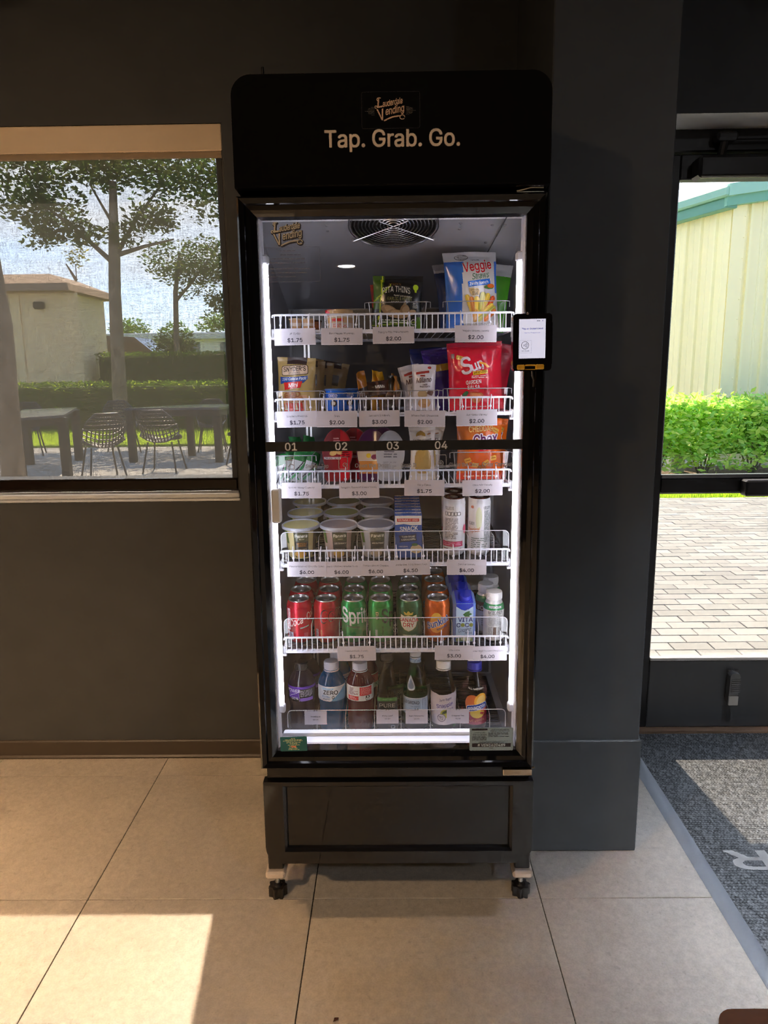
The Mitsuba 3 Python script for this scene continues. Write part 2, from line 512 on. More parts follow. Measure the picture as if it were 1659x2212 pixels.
put(d + '__closer', ready(bx(1.008, 1.50, YD - .075, YD - .001, 1.992, 2.062, .010), 'satin', lin((34, 34, 35))), None, 'dark door closer body')
put(d + '__closer__edge', ready(bx(1.012, 1.50, YD - .079, YD - .071, 1.989, 1.998, .003), 'metal', (.55, .52, .42)))
put(d + '__closer__arm', ready(cat(tube([[1.09, YD - .04, 2.068], [1.095, YD - .05, 2.12]], .014, 10), bx(1.06, 1.13, YD - .075, YD - .03, 2.105, 2.132, .008),
                                   bx(1.10, 1.55, YD - .06, YD - .045, 2.112, 2.119)), 'satin', lin((26, 26, 27))))
hold = [(0, 0), (.030, 0), (.033, .006), (.040, .105), (.036, .118), (.020, .121), (.006, .118), (.002, .110)]
hm = extrude(Polygon(hold), .03, 'y').apply_transform(mat_T(1.268, YD - .034, .128))
hr = cat(*[bx(1.274, 1.308, YD - .037, YD - .033, .128 + z, .132 + z) for z in np.arange(.045, .095, .008)])
put(d + '__door_holder', ready(cat(hm, hr, bx(1.272, 1.312, YD - .008, YD, .13, .25)), 'matte', lin((104, 104, 102)), 25), None, 'grey rubber kick-down door holder')
put(d + '__door_holder__tag', ready(bx(1.267, 1.302, YD - .042, YD - .034, .123, .160, .001), 'satin', lin((205, 205, 200))), None, 'white tag')
put(d + '__threshold', ready(bx(.70, 1.975, YD - .03, YD + .10, -.002, .012, .003), 'satin', lin((120, 96, 78))), None, 'brown threshold strip')

# entrance mat
m = thing('entrance_mat', 'dark grey ribbed entrance mat with rubber edge inside the door', 'mat')
mx0, mx1, my0, my1 = .878, 1.96, .35, 2.600
put(m + '__carpet', ready(bx(mx0, mx1, my0, my1, .0005, .009, .003), 'carpet'))
ep = [(0, .0005), (.042, .0005), (.042, .010), (.034, .0125), (.024, .0125), (.014, .010), (.005, .005)]
em = trimesh.creation.extrude_polygon(Polygon(ep), 1.0, engine='earcut')
v = em.vertices.copy()
em.vertices = np.stack([.8425 + v[:, 0], my0 + v[:, 2] * (2.455 - my0), v[:, 1]], 1)
put(m + '__edging', ready(em, 'satin', lin((112, 116, 122)), 40), None, 'grey rubber edging')
pr = Print(lambda p, o: np.stack([p[:, 0], p[:, 1], np.full(len(p), .0091 + o)], 1))
pr.text('R', .080, 1.010, 1.906, (158, 160, 160), bold=True, rotate=180, width=.122)
put(m + '__lettering', pr.shape('matte'), None, 'pale letter R')

t = thing('table', 'brown wooden table with a rounded corner at the bottom right edge of the photo', 'table')
put(t + '__top', ready(extrude(rrect(.322, -.55, 1.02, .640, .02), .028).apply_translation([0, 0, .725]), 'wood'))
for i, (x, y) in enumerate(((.37, .58), (.97, .58), (.37, -.50), (.97, -.50))):
    put(t + '__leg', ready(tube([[x, y, .725], [x, y, 0]], [.022, .016], 12), 'satin', BLACK, 30))
t = thing('leaf_fragment', 'tiny brown dry leaf scrap lying on the floor tile', 'leaf')
put(t, ready(trimesh.Trimesh([[-.0247 - .116, 1.350, .001], [-.131, 1.353, .004], [-.129, 1.361, .001], [-.138, 1.359, .003]], [[0, 1, 3], [1, 2, 3]], process=False), 'matte', lin((60, 34, 22))))

# ceiling lamps above and behind the camera: recessed cans
for n_, (x, y, k_, rgb, lab) in enumerate(((-1.60, 1.40, 3.0, (1.0, .60, .30), 'warm tube shaped ceiling downlight over the window'), (-2.20, -.9, 1.25, (1.0, .66, .38), 'recessed warm ceiling lamp left of the camera'),
                           (1.75, -1.9, .42, (.97, .97, 1.0), 'recessed white ceiling lamp right of the camera'), (-.55, -6.2, 1.0, (1.0, .66, .36), 'recessed warm ceiling lamp far back in the room'),
                           (1.40, 1.30, 3.8, (.88, .96, 1.10), 'white tube shaped ceiling downlight over the entrance mat'))):
    dp = (.34, .02, .02, .02, .40)[n_]      # two of them are deep tubes
    k = thing('ceiling_lamp', lab, 'lamp')
    put(k + '__housing', ready(lathe([(.0, .001), (.125, .001), (.150, -.001), (.150, -dp), (.128, -dp), (.120, -.004), (.0, -.004)], 32).apply_translation([x, y, ZC - .001]), 'satin', lin((60, 56, 50)), 35))
    disc = trimesh.creation.cylinder(.105, .006, sections=32).apply_translation([x, y, ZC - .012])
    put(k + '__diffuser', {**ready(disc, 'satin', WHITE), 'emitter': {'type': 'area', 'radiance': {'type': 'rgb', 'value': [LAMP * k_ * c for c in rgb]}}})

# ------------------------------------------------------------------ the cooler (built upright, then leant back a little where it stands)
FM = mat_T(.0034, 1.630, 0) @ trimesh.transformations.rotation_matrix(-.0221, [1, 0, 0])
BLK, BLK2 = lin((9, 9, 10)), lin((16, 16, 17))
C = thing('vending_cooler', 'tall black glass-door vending cooler standing against the dark wall', 'fridge')


def fput(suffix, shape, label=None):
    return put(f'{C}__{suffix}', shape, FM, label)


# outer shell
shell = cat(bx(-.328, -.310, .062, .70, .142, 1.985), bx(.312, .331, .062, .70, .142, 1.985), bx(-.310, .312, .68, .70, .142, 1.985),
            bx(-.310, .312, .062, .68, 1.768, 1.985), bx(-.310, .312, .062, .68, .142, .430))
fput('cabinet', ready(shell, 'gloss', BLK))
hp = union_all([rrect(-.3335, 1.80, .3375, 2.0005, .042, 10), sbox(-.3335, 1.778, .3375, 1.90)])
hm_ = cat(extrude(hp, .075, 'y').apply_translation([0, -.004, 0]),
          trimesh.convex.convex_hull(np.array([[-.3335, -.004, 1.778], [.3375, -.004, 1.778], [-.3335, .07, 1.778], [.3375, .07, 1.778], [-.325, .055, 1.7655], [.329, .055, 1.7655], [-.325, .07, 1.7655], [.329, .07, 1.7655]])))
fput('header', ready(hm_, 'lacquer', BLK, 25), 'gloss black header with rounded top corners')
hpan = union_all([rrect(-.2905, 1.80, .2985, 1.9935, .030, 8), sbox(-.2905, 1.781, .2985, 1.90)])
fput('header__panel', ready(extrude(hpan, .003, 'y').apply_translation([0, -.0065, 0]), 'lacquer', BLK))
pr = Print(off=.0068)
pr.text('Tap. Grab. Go.', .0325, .0034, 1.8558, (214, 196, 172), bold=True, width=.2850)
fput('header__lettering', pr.shape('satin'), 'pale lettering Tap. Grab. Go.')


def logo(P, cx, cy, s, col, shadow=None):
    """The two-line script wordmark, swash included; s: its height."""
    def put_all(dx, dy, c, out):
        o = (out, c) if out else None
        P.text('L', .40 * s, cx - .49 * s + dx, cy + .06 * s + dy, c, True, 9, .25, outline=o, width=.24 * s)
        P.text('auderdale', .25 * s, cx + .09 * s + dx, cy + .150 * s + dy, c, True, 9, .22, outline=o, width=.92 * s)
        P.text('V', .46 * s, cx - .38 * s + dx, cy - .47 * s + dy, c, True, 6, -.12, outline=o, width=.30 * s)
        P.text('ending', .30 * s, cx + .19 * s + dx, cy - .19 * s + dy, c, True, 10, .22, outline=o, width=.86 * s)
        t = np.linspace(0, 1, 14)
        for pts, w in ((np.c_[-.28 + .72 * t, -.50 + .19 * t + .05 * np.sin(t * 3.1)], .030), (np.c_[.53 + .11 * np.cos(t * 5.6), -.36 + .09 * np.sin(t * 5.6)], .018),
                       (np.c_[-.66 + .05 * np.cos(t * 5.0), .07 + .05 * np.sin(t * 5.0)], .018), (np.c_[-.52 + .10 * np.cos(.9 + t * 3.6), .39 + .07 * np.sin(.9 + t * 3.6)], .018)):
            P.poly(affinity.translate(LineString(pts * s + [cx, cy]).buffer(w * s + out, quad_segs=3), dx, dy), c)
    if shadow:
        put_all(.025 * s, -.03 * s, shadow, .03 * s)
    put_all(0, 0, col, 0)


card = rrect(-.0598, 1.8905, .0615, 1.9612, .004)
fput('header__logo_card', ready(extrude(card, .0008, 'y').apply_translation([0, -.0076, 0]), 'lacquer', lin((9, 9, 10))), 'black logo card')
pr = Print(off=.0079)
pr.poly(card.boundary.buffer(.0003), (44, 44, 46))
logo(pr, .0005, 1.9285, .046, (206, 170, 142))
for sx in (-1, 1):
    for i in range(7):
        y, L = 1.9235 + (i - 3) * .0024, .017 - .0035 * abs(i - 3) + .003 * (i % 2)
        pr.rect(sx * .0330 + (-L if sx < 0 else 0), y, sx * .0330 + (0 if sx < 0 else L), y + .0005, (110, 106, 102))
fput('header__logo_card__print', pr.shape('satin'))
fput('header__lamp', ready(bx(-.1475, -.1445, .050, .056, 1.7672, 1.7702), 'gloss', (.8, .02, .02)) | {'emitter': {'type': 'area', 'radiance': {'type': 'rgb', 'value': [1.2, .04, .04]}}}, 'small red light')

# door
prof = [(0, .055), (0, .007), (.005, 0), (.0155, .003), (.0185, .009), (.028, .011), (.034, .016), (.0395, .021), (.0400, .024), (.0400, .055)]
fput('door__frame', ready(ring_frame(-.3333, .3345, .4325, 1.7638, prof), 'lacquer', BLK), 'gloss black mitred door frame')
GX0, GX1, GZ0, GZ1 = -.2938, .2950, .4720, 1.7243
fput('door__pane', ready(([[GX0, .0225, GZ0], [GX1, .0225, GZ0], [GX1, .0225, GZ1], [GX0, .0225, GZ1]], [[0, 1, 2], [0, 2, 3]]), 'pane'), 'clear glass pane')
fput('door__band', ready(bx(GX0, GX1, .0195, .0215, 1.2125, 1.2350, .0004), 'satin', lin((8, 8, 9))), 'black band across the glass')
pr = Print(off=-.0192)
for s_, x in (('01', -.2351), ('02', -.1200), ('03', -.0015), ('04', .1089)):
    pr.text(s_, .0172, x, 1.2153, (196, 196, 198), bold=True)
GR = (150, 150, 156)
for s_, x, w_ in (('Swipe / Tap', -.1764, .053), ('Open the Door', -.0499, .078), ('Grab It', .0345, .036), ('Close the Door, Order Complete', .2020, .150)):
    pr.text(s_, .0088, x, 1.1745, GR, bold=True, width=w_)


def outline(x0, y0, x1, y1, r=.002, w=.0007):
    pr.poly(rrect(x0, y0, x1, y1, r).boundary.buffer(w), GR)


outline(-.2458, 1.1726, -.2290, 1.1991, .0015)
pr.rect(-.2428, 1.1915, -.2320, 1.1950, GR)
pr.poly(LineString([(-.2420, 1.178), (-.2370, 1.184), (-.2290, 1.181)]).buffer(.0012), GR)
outline(-.1262, 1.1714, -.1060, 1.1988, .0015)
pr.poly(Point(-.1120, 1.181).buffer(.0045).boundary.buffer(.0006), GR)
pr.poly(LineString([(-.115, 1.178), (-.109, 1.184)]).buffer(.0006), GR)
outline(.0974, 1.1732, .1205, 1.2017, .003)
pr.poly(Point(.1080, 1.1830).buffer(.0058).boundary.buffer(.0008), GR)
pr.rect(.1055, 1.1803, .1105, 1.1838, GR)
pr.poly(LineString([(.1063, 1.1838), (.1063, 1.1856), (.1080, 1.1866), (.1097, 1.1856), (.1097, 1.1838)]).buffer(.0005), GR)
fput('door__lettering', pr.shape('satin'), 'pale step numbers and instructions')
pr = Print(off=-.0218)
logo(pr, -.2270, 1.6895, .050, (186, 176, 156), (26, 24, 40))
fput('door__logo', pr.shape('satin'), 'cream and navy logo on the glass')
pr = Print(off=-.0218)
for i, (a, b) in enumerate(((-.250, -.205), (-.245, -.200), (-.266, -.185), (-.270, -.190), (-.275, -.180), (-.268, -.187), (-.275, -.200))):
    y = 1.6520 - .0085 * i - (.004 if i > 3 else 0)
    pr.lines(a, y, b, y + .0034, 1, (112, 112, 124), i)
pr.poly(sbox(-.284, 1.588, -.158, 1.661).boundary.buffer(.0003), (128, 128, 138))
fput('door__notice', pr.shape('satin'), 'faint small print on a clear film')
fput('door__lock', ready(bx(-.2862, -.2655, .026, .050, 1.044, 1.124, .003), 'satin', lin((190, 186, 180))), 'pale lock plate behind the glass')

# inside
LC = lin((150, 150, 156))
liner = trimesh.Trimesh(np.array([[x, y, z] for x in (-.309, .311) for y, z in ((.060, .432), (.60, .432), (.60, 1.585), (.085, 1.741), (.060, 1.741))]),
                        [[0, 1, 6], [0, 6, 5], [1, 2, 7], [1, 7, 6], [2, 3, 8], [2, 8, 7], [3, 4, 9], [3, 9, 8], [0, 2, 1], [0, 3, 2], [0, 4, 3], [5, 6, 7], [5, 7, 8], [5, 8, 9]], process=False)
fput('liner', ready(liner, 'film', lin((142, 142, 148))), 'grey inner lining')
fput('liner__back', ready(bx(-.300, .302, .592, .599, .44, 1.58), 'film', lin((84, 82, 84))), 'dark back panel')
fput('liner__trim', ready(ring_frame(-.3088, .3108, .4325, 1.7445, [(0, .105), (.010, .105), (.012, .108), (.012, .120), (0, .120)]), 'satin', lin((236, 236, 242))), 'white inner trim')
jp = [(0, .058), (0, .040), (.004, .036), (.017, .036), (.020, .040), (.020, .058)]
fput('liner__jamb', ready(ring_frame(-.310, .312, .4345, 1.7445, jp), 'satin', lin((222, 222, 230))), 'white inner frame')
fput('light_panel', {**ready(bx(-.296, .298, .1205, .150, .4330, .4660, .004), 'satin', lin((238, 238, 244))), 'emitter': {'type': 'area', 'radiance': {'type': 'rgb', 'value': [.150, .156, .190]}}}, 'glowing white bottom light panel')
fput('light_panel__rail', ready(cat(bx(-.296, .298, .105, .1205, .4260, .4320, .002), bx(-.296, .298, .105, .1200, .4665, .4695, .001)), 'satin', lin((225, 225, 230))))
for sx, x0, x1 in ((-1, -.2985, -.2815), (1, .2835, .3005)):
    k = fput('light_strip', ready(bx(*((x0 - .006, x0 + .0005) if sx < 0 else (x1 - .0005, x1 + .006)), .078, .102, .545, 1.655, .002), 'satin', lin((225, 225, 228))))
    k = k[len(C) + 2:]
    em_ = tube([[(x0 + x1) / 2, .087, .566], [(x0 + x1) / 2, .087, 1.634]], .0075, 10)
    fput(k + '__diffuser', {**ready(em_, 'satin', WHITE), 'emitter': {'type': 'area', 'radiance': {'type': 'rgb', 'value': [LED * .93, LED * .96, LED * 1.08]}}}, 'glowing white tube')
    fput(k + '__end_cap', ready(bx(x0 - .001, x1 + .001, .078, .100, 1.634, 1.656, .004), 'satin', lin((205, 205, 208))))
    fput(k + '__end_cap', ready(bx(x0 - .001, x1 + .001, .078, .100, .543, .566, .004), 'satin', lin((215, 215, 218))))

# fan guard in the sloping ceiling panel
sl = math.atan2(1.741 - 1.585, .60 - .085)
ctr = np.array([.005, .128, 1.741 - (.128 - .085) * math.tan(sl) - .004])
ex, ey = np.array([1.0, 0, 0]), np.array([0, math.cos(sl), -math.sin(sl)])
en = np.cross(ex, ey)


def fan_pt(a, r, o=0.0):
    return ctr + r * (math.cos(a) * ex + math.sin(a) * ey) - o * np.array([0, math.sin(sl), math.cos(sl)])


def fan_arc(r):
    lim = -.046
    a0 = -math.asin(min(1, -lim / r)) if r > -lim else -math.pi / 2
    return np.array([fan_pt(a, r) for a in np.linspace(a0, math.pi - a0, 40)])


fput('fan_guard', ready(tube(fan_arc(.105), .0016, 6), 'metal', (.75, .75, .77)), 'round wire fan guard')
for r in np.arange(.014, .100, .0085):
    fput('fan_guard__ring', ready(tube(fan_arc(r), .0012, 5), 'metal', (.78, .78, .8)))
for a in (math.radians(35), math.radians(145)):
    fput('fan_guard__spoke', ready(cat(tube([fan_pt(a + math.pi, .04, .002), fan_pt(a, .118, .002)], .0014, 6), trimesh.creation.icosphere(1, .0035).apply_translation(fan_pt(a, .119))), 'metal', (.78, .78, .8)))
hole = trimesh.Trimesh(np.array([fan_pt(0, 0, -.0035)] + [fan_pt(a, .101 if math.sin(a) > -.4 else .041 / max(.01, -math.sin(a)), -.0035) for a in np.linspace(0, 2 * math.pi, 49)]), [[0, i, i + 1] for i in range(1, 49)], process=False)
fput('fan_guard__opening', ready(hole, 'matte', lin((12, 12, 14))), 'dark fan opening')
for x, y in ((-.15, .13), (-.15, .155), (.16, .13), (.16, .155), (.235, .14), (.265, .14), (.23, .22)):
    fput('screw', ready(trimesh.creation.icosphere(1, .004).apply_scale([1, 1, .6]).apply_translation([x, y, 1.741 - (y - .085) * math.tan(sl)]), 'metal', (.4, .4, .42), True))
fput('wire', ready(tube([[.262, .10, 1.733], [.257, .14, 1.72], [.245, .22, 1.695], [.238, .26, 1.68], [.239, .30, 1.672]], .0013, 6), 'satin', lin((60, 60, 64))), 'thin sensor cable')
fput('wire', ready(tube([[.205, .36, 1.655], [.210, .36, 1.668], [.222, .36, 1.664], [.225, .36, 1.645]], .003, 8), 'satin', lin((170, 170, 175))), 'bent grey tube')
for x in (-.262, -.250):
    fput('shelf_rail', ready(bx(x - .003, x + .003, .585, .598, .45, 1.56), 'metal', (.72, .72, .74)), 'slotted steel shelf rail')

# five wire shelves
SH = [1.527, 1.3285, 1.152, .951, .7225]
DROP = .034
SLOPE = {3: .09, 4: .09}          # shelves that carry sloping feed trays
WIRE = lin((226, 228, 240))
X0, X1 = -.281, .284
for k, zr in enumerate(SH):
    z0 = zr - DROP
    s_ = fput('shelf', ready(cat(bx(X0 - .004, X1 + .004, .143, .153, z0 - .010, z0 - .0005, .002), bx(X0 - .006, X0, .15, .56, z0 - .008, z0), bx(X1, X1 + .006, .15, .56, z0 - .008, z0), bx(X0, X1, .55, .56, z0 - .008, z0)), 'satin', WIRE),
              f'white wire shelf')
    s_ = s_[len(C) + 2:]
    fput(s_ + '__top_rail', ready(tube([[X0 - .006, .140, zr - .006], [X0 - .004, .140, zr - .001], [X0 + .001, .140, zr], [X1 - .001, .140, zr], [X1 + .004, .140, zr - .001], [X1 + .006, .140, zr - .006]], .0026, 8), 'satin', WIRE))
    for x in np.linspace(X0, X1, 43):
        fput(s_ + '__bar', ready(tube([[x, .1405, zr], [x, .1405, z0 + .003], [x, .1425, z0 - .003]], .0013, 5), 'satin', WIRE))
    wires = cat([tube([[x, .145, z0 - .0015], [x, .55, z0 - .0015]], .0014, 4) for x in np.linspace(X0 + .01, X1 - .01, 28)])
    i_ = fput(s_ + '__deck_wire', ready(wires, 'satin', WIRE))
    labels[i_] = {'label': 'white wires of the shelf deck', 'kind': 'stuff'}
    for sx in (X0 - .012, X1 + .006):
        fput(s_ + '__clip', ready(cat(bx(sx, sx + .006, .16, .19, z0 - .022, z0 + .004, .002), bx(sx - .004, sx + .010, .155, .165, z0 - .022, z0 - .016, .001)), 'satin', lin((215, 215, 220))))

# kick panel, hinge, feet
kp0 = union_all([rrect(-.3312, .1700, .3376, .3935, .045, 8), sbox(-.3312, .28, .3376, .3935)])
kin = sbox(-.2830, .2030, .2880, .3830)
fput('kick_panel', ready(extrude(kp0.difference(kin), .03, 'y').apply_translation([0, .010, 0]), 'lacquer', BLK2), 'gloss black kick panel')
fput('kick_panel__inset', ready(ring_frame(-.2830, .2880, .2030, .3830, [(0, .012), (0, .040), (.009, .024), (.006, .017)]), 'lacquer', BLK2))
fput('kick_panel__inset', ready(bx(-.276, .281, .024, .034, .210, .376), 'lacquer', BLK2))
fput('plinth', ready(cat(bx(-.318, .324, .04, .66, .160, .395), bx(-.322, .328, .022, .66, .392, .431)), 'gloss', BLK))
fput('hinge', ready(cat(bx(.262, .3325, .006, .06, .4105, .4270, .001), tube([[.3325, .012, .4285], [.339, .010, .4310]], .002, 6)), 'metal', lin((228, 212, 186))), 'pale steel hinge plate')
fput('hinge', ready(cat(bx(.27, .329, .012, .06, 1.7645, 1.7675, .001), tube([[.270, .016, 1.7685], [.300, .008, 1.7735], [.3265, .010, 1.7735]], .0018, 8)), 'metal', (.55, .5, .42)), 'small top hinge')
for x in (-.3245, .3322):
    k = fput('foot', ready(cat(bx(x - .020, x + .020, .100, .145, .088, .150, .003)), 'satin', BLK2))
    k = k[len(C) + 2:]
    fput(k + '__bracket', ready(bx(x - .0265, x + .0265, .086, .160, .067, .0885, .006), 'satin', lin((206, 192, 178))), 'pale plastic foot bracket')
    fput(k + '__bolt', ready(cat(tube([[x, .119, .030], [x, .119, .070]], .0058, 14), *[trimesh.creation.torus(.0056, .0009, 12, 5).apply_translation([x, .119, z]) for z in np.arange(.036, .066, .003)]), 'metal', (.75, .73, .70), 30))
    a = np.linspace(0, 2 * np.pi, 57)[:-1]
    kn = Polygon(np.c_[(.0225 + .0030 * np.cos(7 * a)) * np.cos(a), (.0225 + .0030 * np.cos(7 * a)) * np.sin(a)])
    kb = cat(extrude(kn, .030).apply_translation([x, .119, .0005]), trimesh.creation.cone(.014, .016, sections=18).apply_translation([x, .119, .0300]))
    fput(k + '__knob', ready(kb, 'satin', lin((15, 13, 13)), 35), 'black lobed knob')
for x in (-.285, .29):
    fput('caster', ready(cat(trimesh.creation.cylinder(.030, .024, sections=24).apply_transform(rot('y', 90)).apply_translation([x, .56, .033]), bx(x - .018, x + .018, .545, .60, .06, .145)), 'satin', BLK2, 30))

t = thing('antenna', 'thin black rod antenna standing upright on top of the cooler', 'antenna')
put(t, ready(tube([[-.3125, .30, 1.985], [-.3125, .30, 2.108], [-.3125, .30, 2.132]], [.0042, .0042, .0035], 10), 'satin', lin((12, 11, 11)), True), FM)

# payment terminal
t = thing('payment_terminal', 'black card payment terminal with a lit screen mounted on the cooler door frame', 'card reader')
RM = FM @ mat_T(.3027, -.030, 1.4482) @ rot('y', -.6)
body = cat(extrude(rrect(-.0420, -.0607, .0420, .0607, .008), .024, 'y'), extrude(rrect(-.0385, -.057, .0385, .057, .007), .004, 'y').apply_translation([0, -.0035, 0]), extrude(rrect(-.034, -.050, .047, .046, .006), .012, 'y').apply_translation([0, .018, 0]))
put(t + '__body', ready(body, 'gloss', lin((14, 12, 13)), 30), RM)
put(t + '__screen', {**ready(extrude(sbox(-.0298, -.0340, .0275, .0490), .0006, 'y').apply_translation([0, -.0041, 0]), 'satin', lin((190, 192, 210))), 'emitter': {'type': 'area', 'radiance': {'type': 'rgb', 'value': [.125, .128, .160]}}}, RM, 'lit pale blue screen')
pr = Print(off=.0044)
pr.text('Tap or Insert Card', .0036, -.0012, .0270, (60, 62, 214), bold=True, width=.045)
pr.text('Scan for Products Info', .0022, -.0012, .0190, (110, 112, 214), width=.034)
pr.poly(Point(-.0165, -.0062).buffer(.0078).boundary.buffer(.0005), (62, 60, 90))
for i in range(4):
    a = np.linspace(-.9, .9, 9)
    pr.poly(LineString(np.c_[-.0210 + .0016 * i + (.0012 + .001 * i) * np.cos(a), -.0062 + (.0016 + .0014 * i) * np.sin(a)]).buffer(.0004), (62, 60, 90))
pr.text('TAP TO PAY', .0022, -.0165, -.0195, (62, 60, 90), bold=True, width=.018)
pr.poly(sbox(-.0285, -.0225, -.0030, .0040).boundary.buffer(.0002), (150, 152, 178))
pr.rect(.0080, .0440, .0150, .0452, (90, 88, 110))
pr.ell(.0205, .0446, .0010, .0010, (110, 110, 200))
put(t + '__screen__lettering', pr.shape('satin'), RM)
put(t + '__card_slot', ready(cat(bx(-.0335, -.0165, -.0075, .004, -.0580, -.0470, .002), bx(.0060, .0250, -.0075, .004, -.0580, -.0470, .002), bx(-.0165, .0060, -.0075, .004, -.0505, -.0470, .001), bx(-.0165, .0060, -.0065, .004, -.0580, -.0570)), 'satin', lin((216, 158, 22))), RM, 'yellow card slot')
put(t + '__camera', ready(trimesh.creation.icosphere(2, .003).apply_translation([-.0110, -.002, .0605]), 'gloss', lin((120, 110, 104)), True), RM)
put(t + '__cable', ready(tube([[.004, .02, -.058], [.006, .028, -.070], [.010, .03, -.080], [.010, .032, -.095]], .0028, 8), 'gloss', lin((40, 34, 24)), True), RM)

# stickers on the glass
t = thing('permit_sticker', 'teal permit sticker on the lower left corner of the cooler glass', 'sticker')
SM = FM @ mat_T(-.2530, .0200, .4906)
put(t, ready(extrude(rrect(-.0330, -.0190, .0330, .0190, .002), .0006, 'y'), 'satin', lin((26, 96, 96))), SM @ rot('y', -1))
pr = Print()
for i, (w_, y) in enumerate(((.012, .0145), (.043, .0112), (.052, .0082), (.036, .0040), (.018, .0010), (.030, -.0024), (.026, -.0108), (.027, -.0140))):
    pr.lines(-w_ / 2, y - .001, w_ / 2, y + .001, 1, (206, 214, 168), i, .8)
pr.text('N°', .0028, -.0090, -.0080, (220, 226, 190), bold=True)
pr.rect(-.0060, -.0088, .0060, -.0042, (226, 160, 120))
pr.text('4082', .0026, 0, -.0078, (190, 70, 40), bold=True, width=.0095)
put(t + '__lettering', pr.shape('satin'), SM @ rot('y', -1))
t = thing('license_decal', 'grey-blue mobile license decal on the lower right corner of the cooler glass', 'sticker')
SM = FM @ mat_T(.2336, .0190, .5008)
put(t, ready(extrude(rrect(-.0535, -.0300, .0535, .0300, .003), .0006, 'y'), 'satin', lin((142, 160, 166))), SM)
pr = Print()
DK = (24, 24, 34)
pr.poly(sbox(-.0505, -.0272, .0505, .0285).boundary.buffer(.0002), (90, 104, 110))
pr.rect(-.0480, .0232, -.0095, .0278, (26, 14, 24))
pr.text('License Expiration', .0021, -.0290, .0170, DK, bold=True, width=.028)
pr.text('12/01/2026', .0045, -.0290, .0100, DK, bold=True, width=.034)
pr.lines(-.0475, -.0030, -.0120, .0082, 4, DK, 3, .55)
pr.text('Mobile License Decal', .0028, .0205, .0205, DK, bold=True, width=.047)
pr.lines(.0000, .0243, .0430, .0265, 1, DK, 4, .7)
pr.lines(-.0080, .0060, .0430, .0185, 4, DK, 5, .5)
pr.rect(-.0475, -.0046, .0475, -.0042, (60, 66, 72))
pr.text('LAUDERDALE VENDING LLC', .0030, .0000, -.0088, DK, bold=True, width=.062)
pr.rect(-.0475, -.0200, .0475, -.0100, (30, 16, 18))
pr.text('# VEN1620489', .0066, 0, -.0182, (196, 206, 210), bold=True, width=.068)
pr.text('VIN# -', .0026, 0, -.0242, DK, bold=True, width=.013)
put(t + '__lettering', pr.shape('satin'), SM)

# ------------------------------------------------------------------ shelf goods: price cards
def price_card(name, price, seed=0):
    r = random.Random(seed)
    pr = Print(off=.0009)
    w_ = min(.088, text2d(name)[3] * .0044)
    pr.text(name, .0044, 0, .0052, (62, 58, 66), width=w_)
    pr.text(price, .0086, 0, -.0122, (44, 40, 58), bold=True, width=.0078 * len(price) * .93)
    pr.rect(-.0490, -.0192, .0490, -.0180, (226, 224, 232))
    out = [('card', ready(bx(-.0493, .0493, -.0007, .0007, -.0195, .0195, .0003), 'satin', lin((192, 186, 194))), None), ('lettering', pr.shape('satin'), None)]
    for sx in (-.0335, .0335):
        dx = r.uniform(-.004, .004)
        h = cat(tube([[sx, .002, .012], [sx + dx * .2, .006, .030], [sx + dx, .0105, .0525], [sx + dx, .0150, .0545]], .0012, 6),
                trimesh.creation.icosphere(1, .0034).apply_scale([1, .6, 1]).apply_translation([sx, .0035, .0275]))
        out.append(('hook', ready(h, 'satin', lin((224, 226, 236)), 40), 'white plastic hook'))
    return out


CARDS = [
    (0, -.2318, 1.4758, 'Jif To Go', '$1.75'), (0, -.1199, 1.4750, 'Red Pepper Hummus', '$1.75'), (0, .0028, 1.4766, "Stacy's Pita Thins Variety", '$2.00'), (0, .1977, 1.4775, 'Veggie Straws Variety', '$2.00'),
    (1, -.2326, 1.2811, "Snyder's Pretzels", '$1.75'), (1, -.1359, 1.2805, 'Oreo', '$2.00'), (1, -.0333, 1.2805, "Snickers & M&M's", '$3.00'), (1, .0766, 1.2792, 'Milano Dark Chocolate', '$2.00'), (1, .2019, 1.2800, 'Sun Chips Variety', '$2.00'),
    (2, -.2273, 1.1069, 'Nature Valley Crunchy', '$1.75'), (2, -.0851, 1.1061, 'Sargento Balanced Breaks Variety', '$3.00'), (2, .0751, 1.1105, 'Fairy Cakes', '$1.75'), (2, .2179, 1.1087, 'Chex Mix Variety', '$2.00'),
    (3, -.2200, .9075, 'Panera Broccoli Cheddar Soup', '$6.00'), (3, -.1334, .9068, 'Panera Chicken Noodle Soup', '$6.00'), (3, -.0470, .9078, 'Panera Mac & Cheese', '$6.00'), (3, .0400, .9094, 'Bumble Bee Tuna Snack Pack', '$4.50'), (3, .1802, .9094, 'Celsius Variety', '$4.00'),
    (4, -.0991, .6830, 'Canned Soda Variety', '$1.75'), (4, .1500, .6842, 'Vita Coco', '$3.00'), (4, .2352, .6815, 'Boost High Protein Chocolate', '$4.00')]
ON = ('top shelf', 'second shelf', 'third shelf', 'fourth shelf', 'fifth shelf')
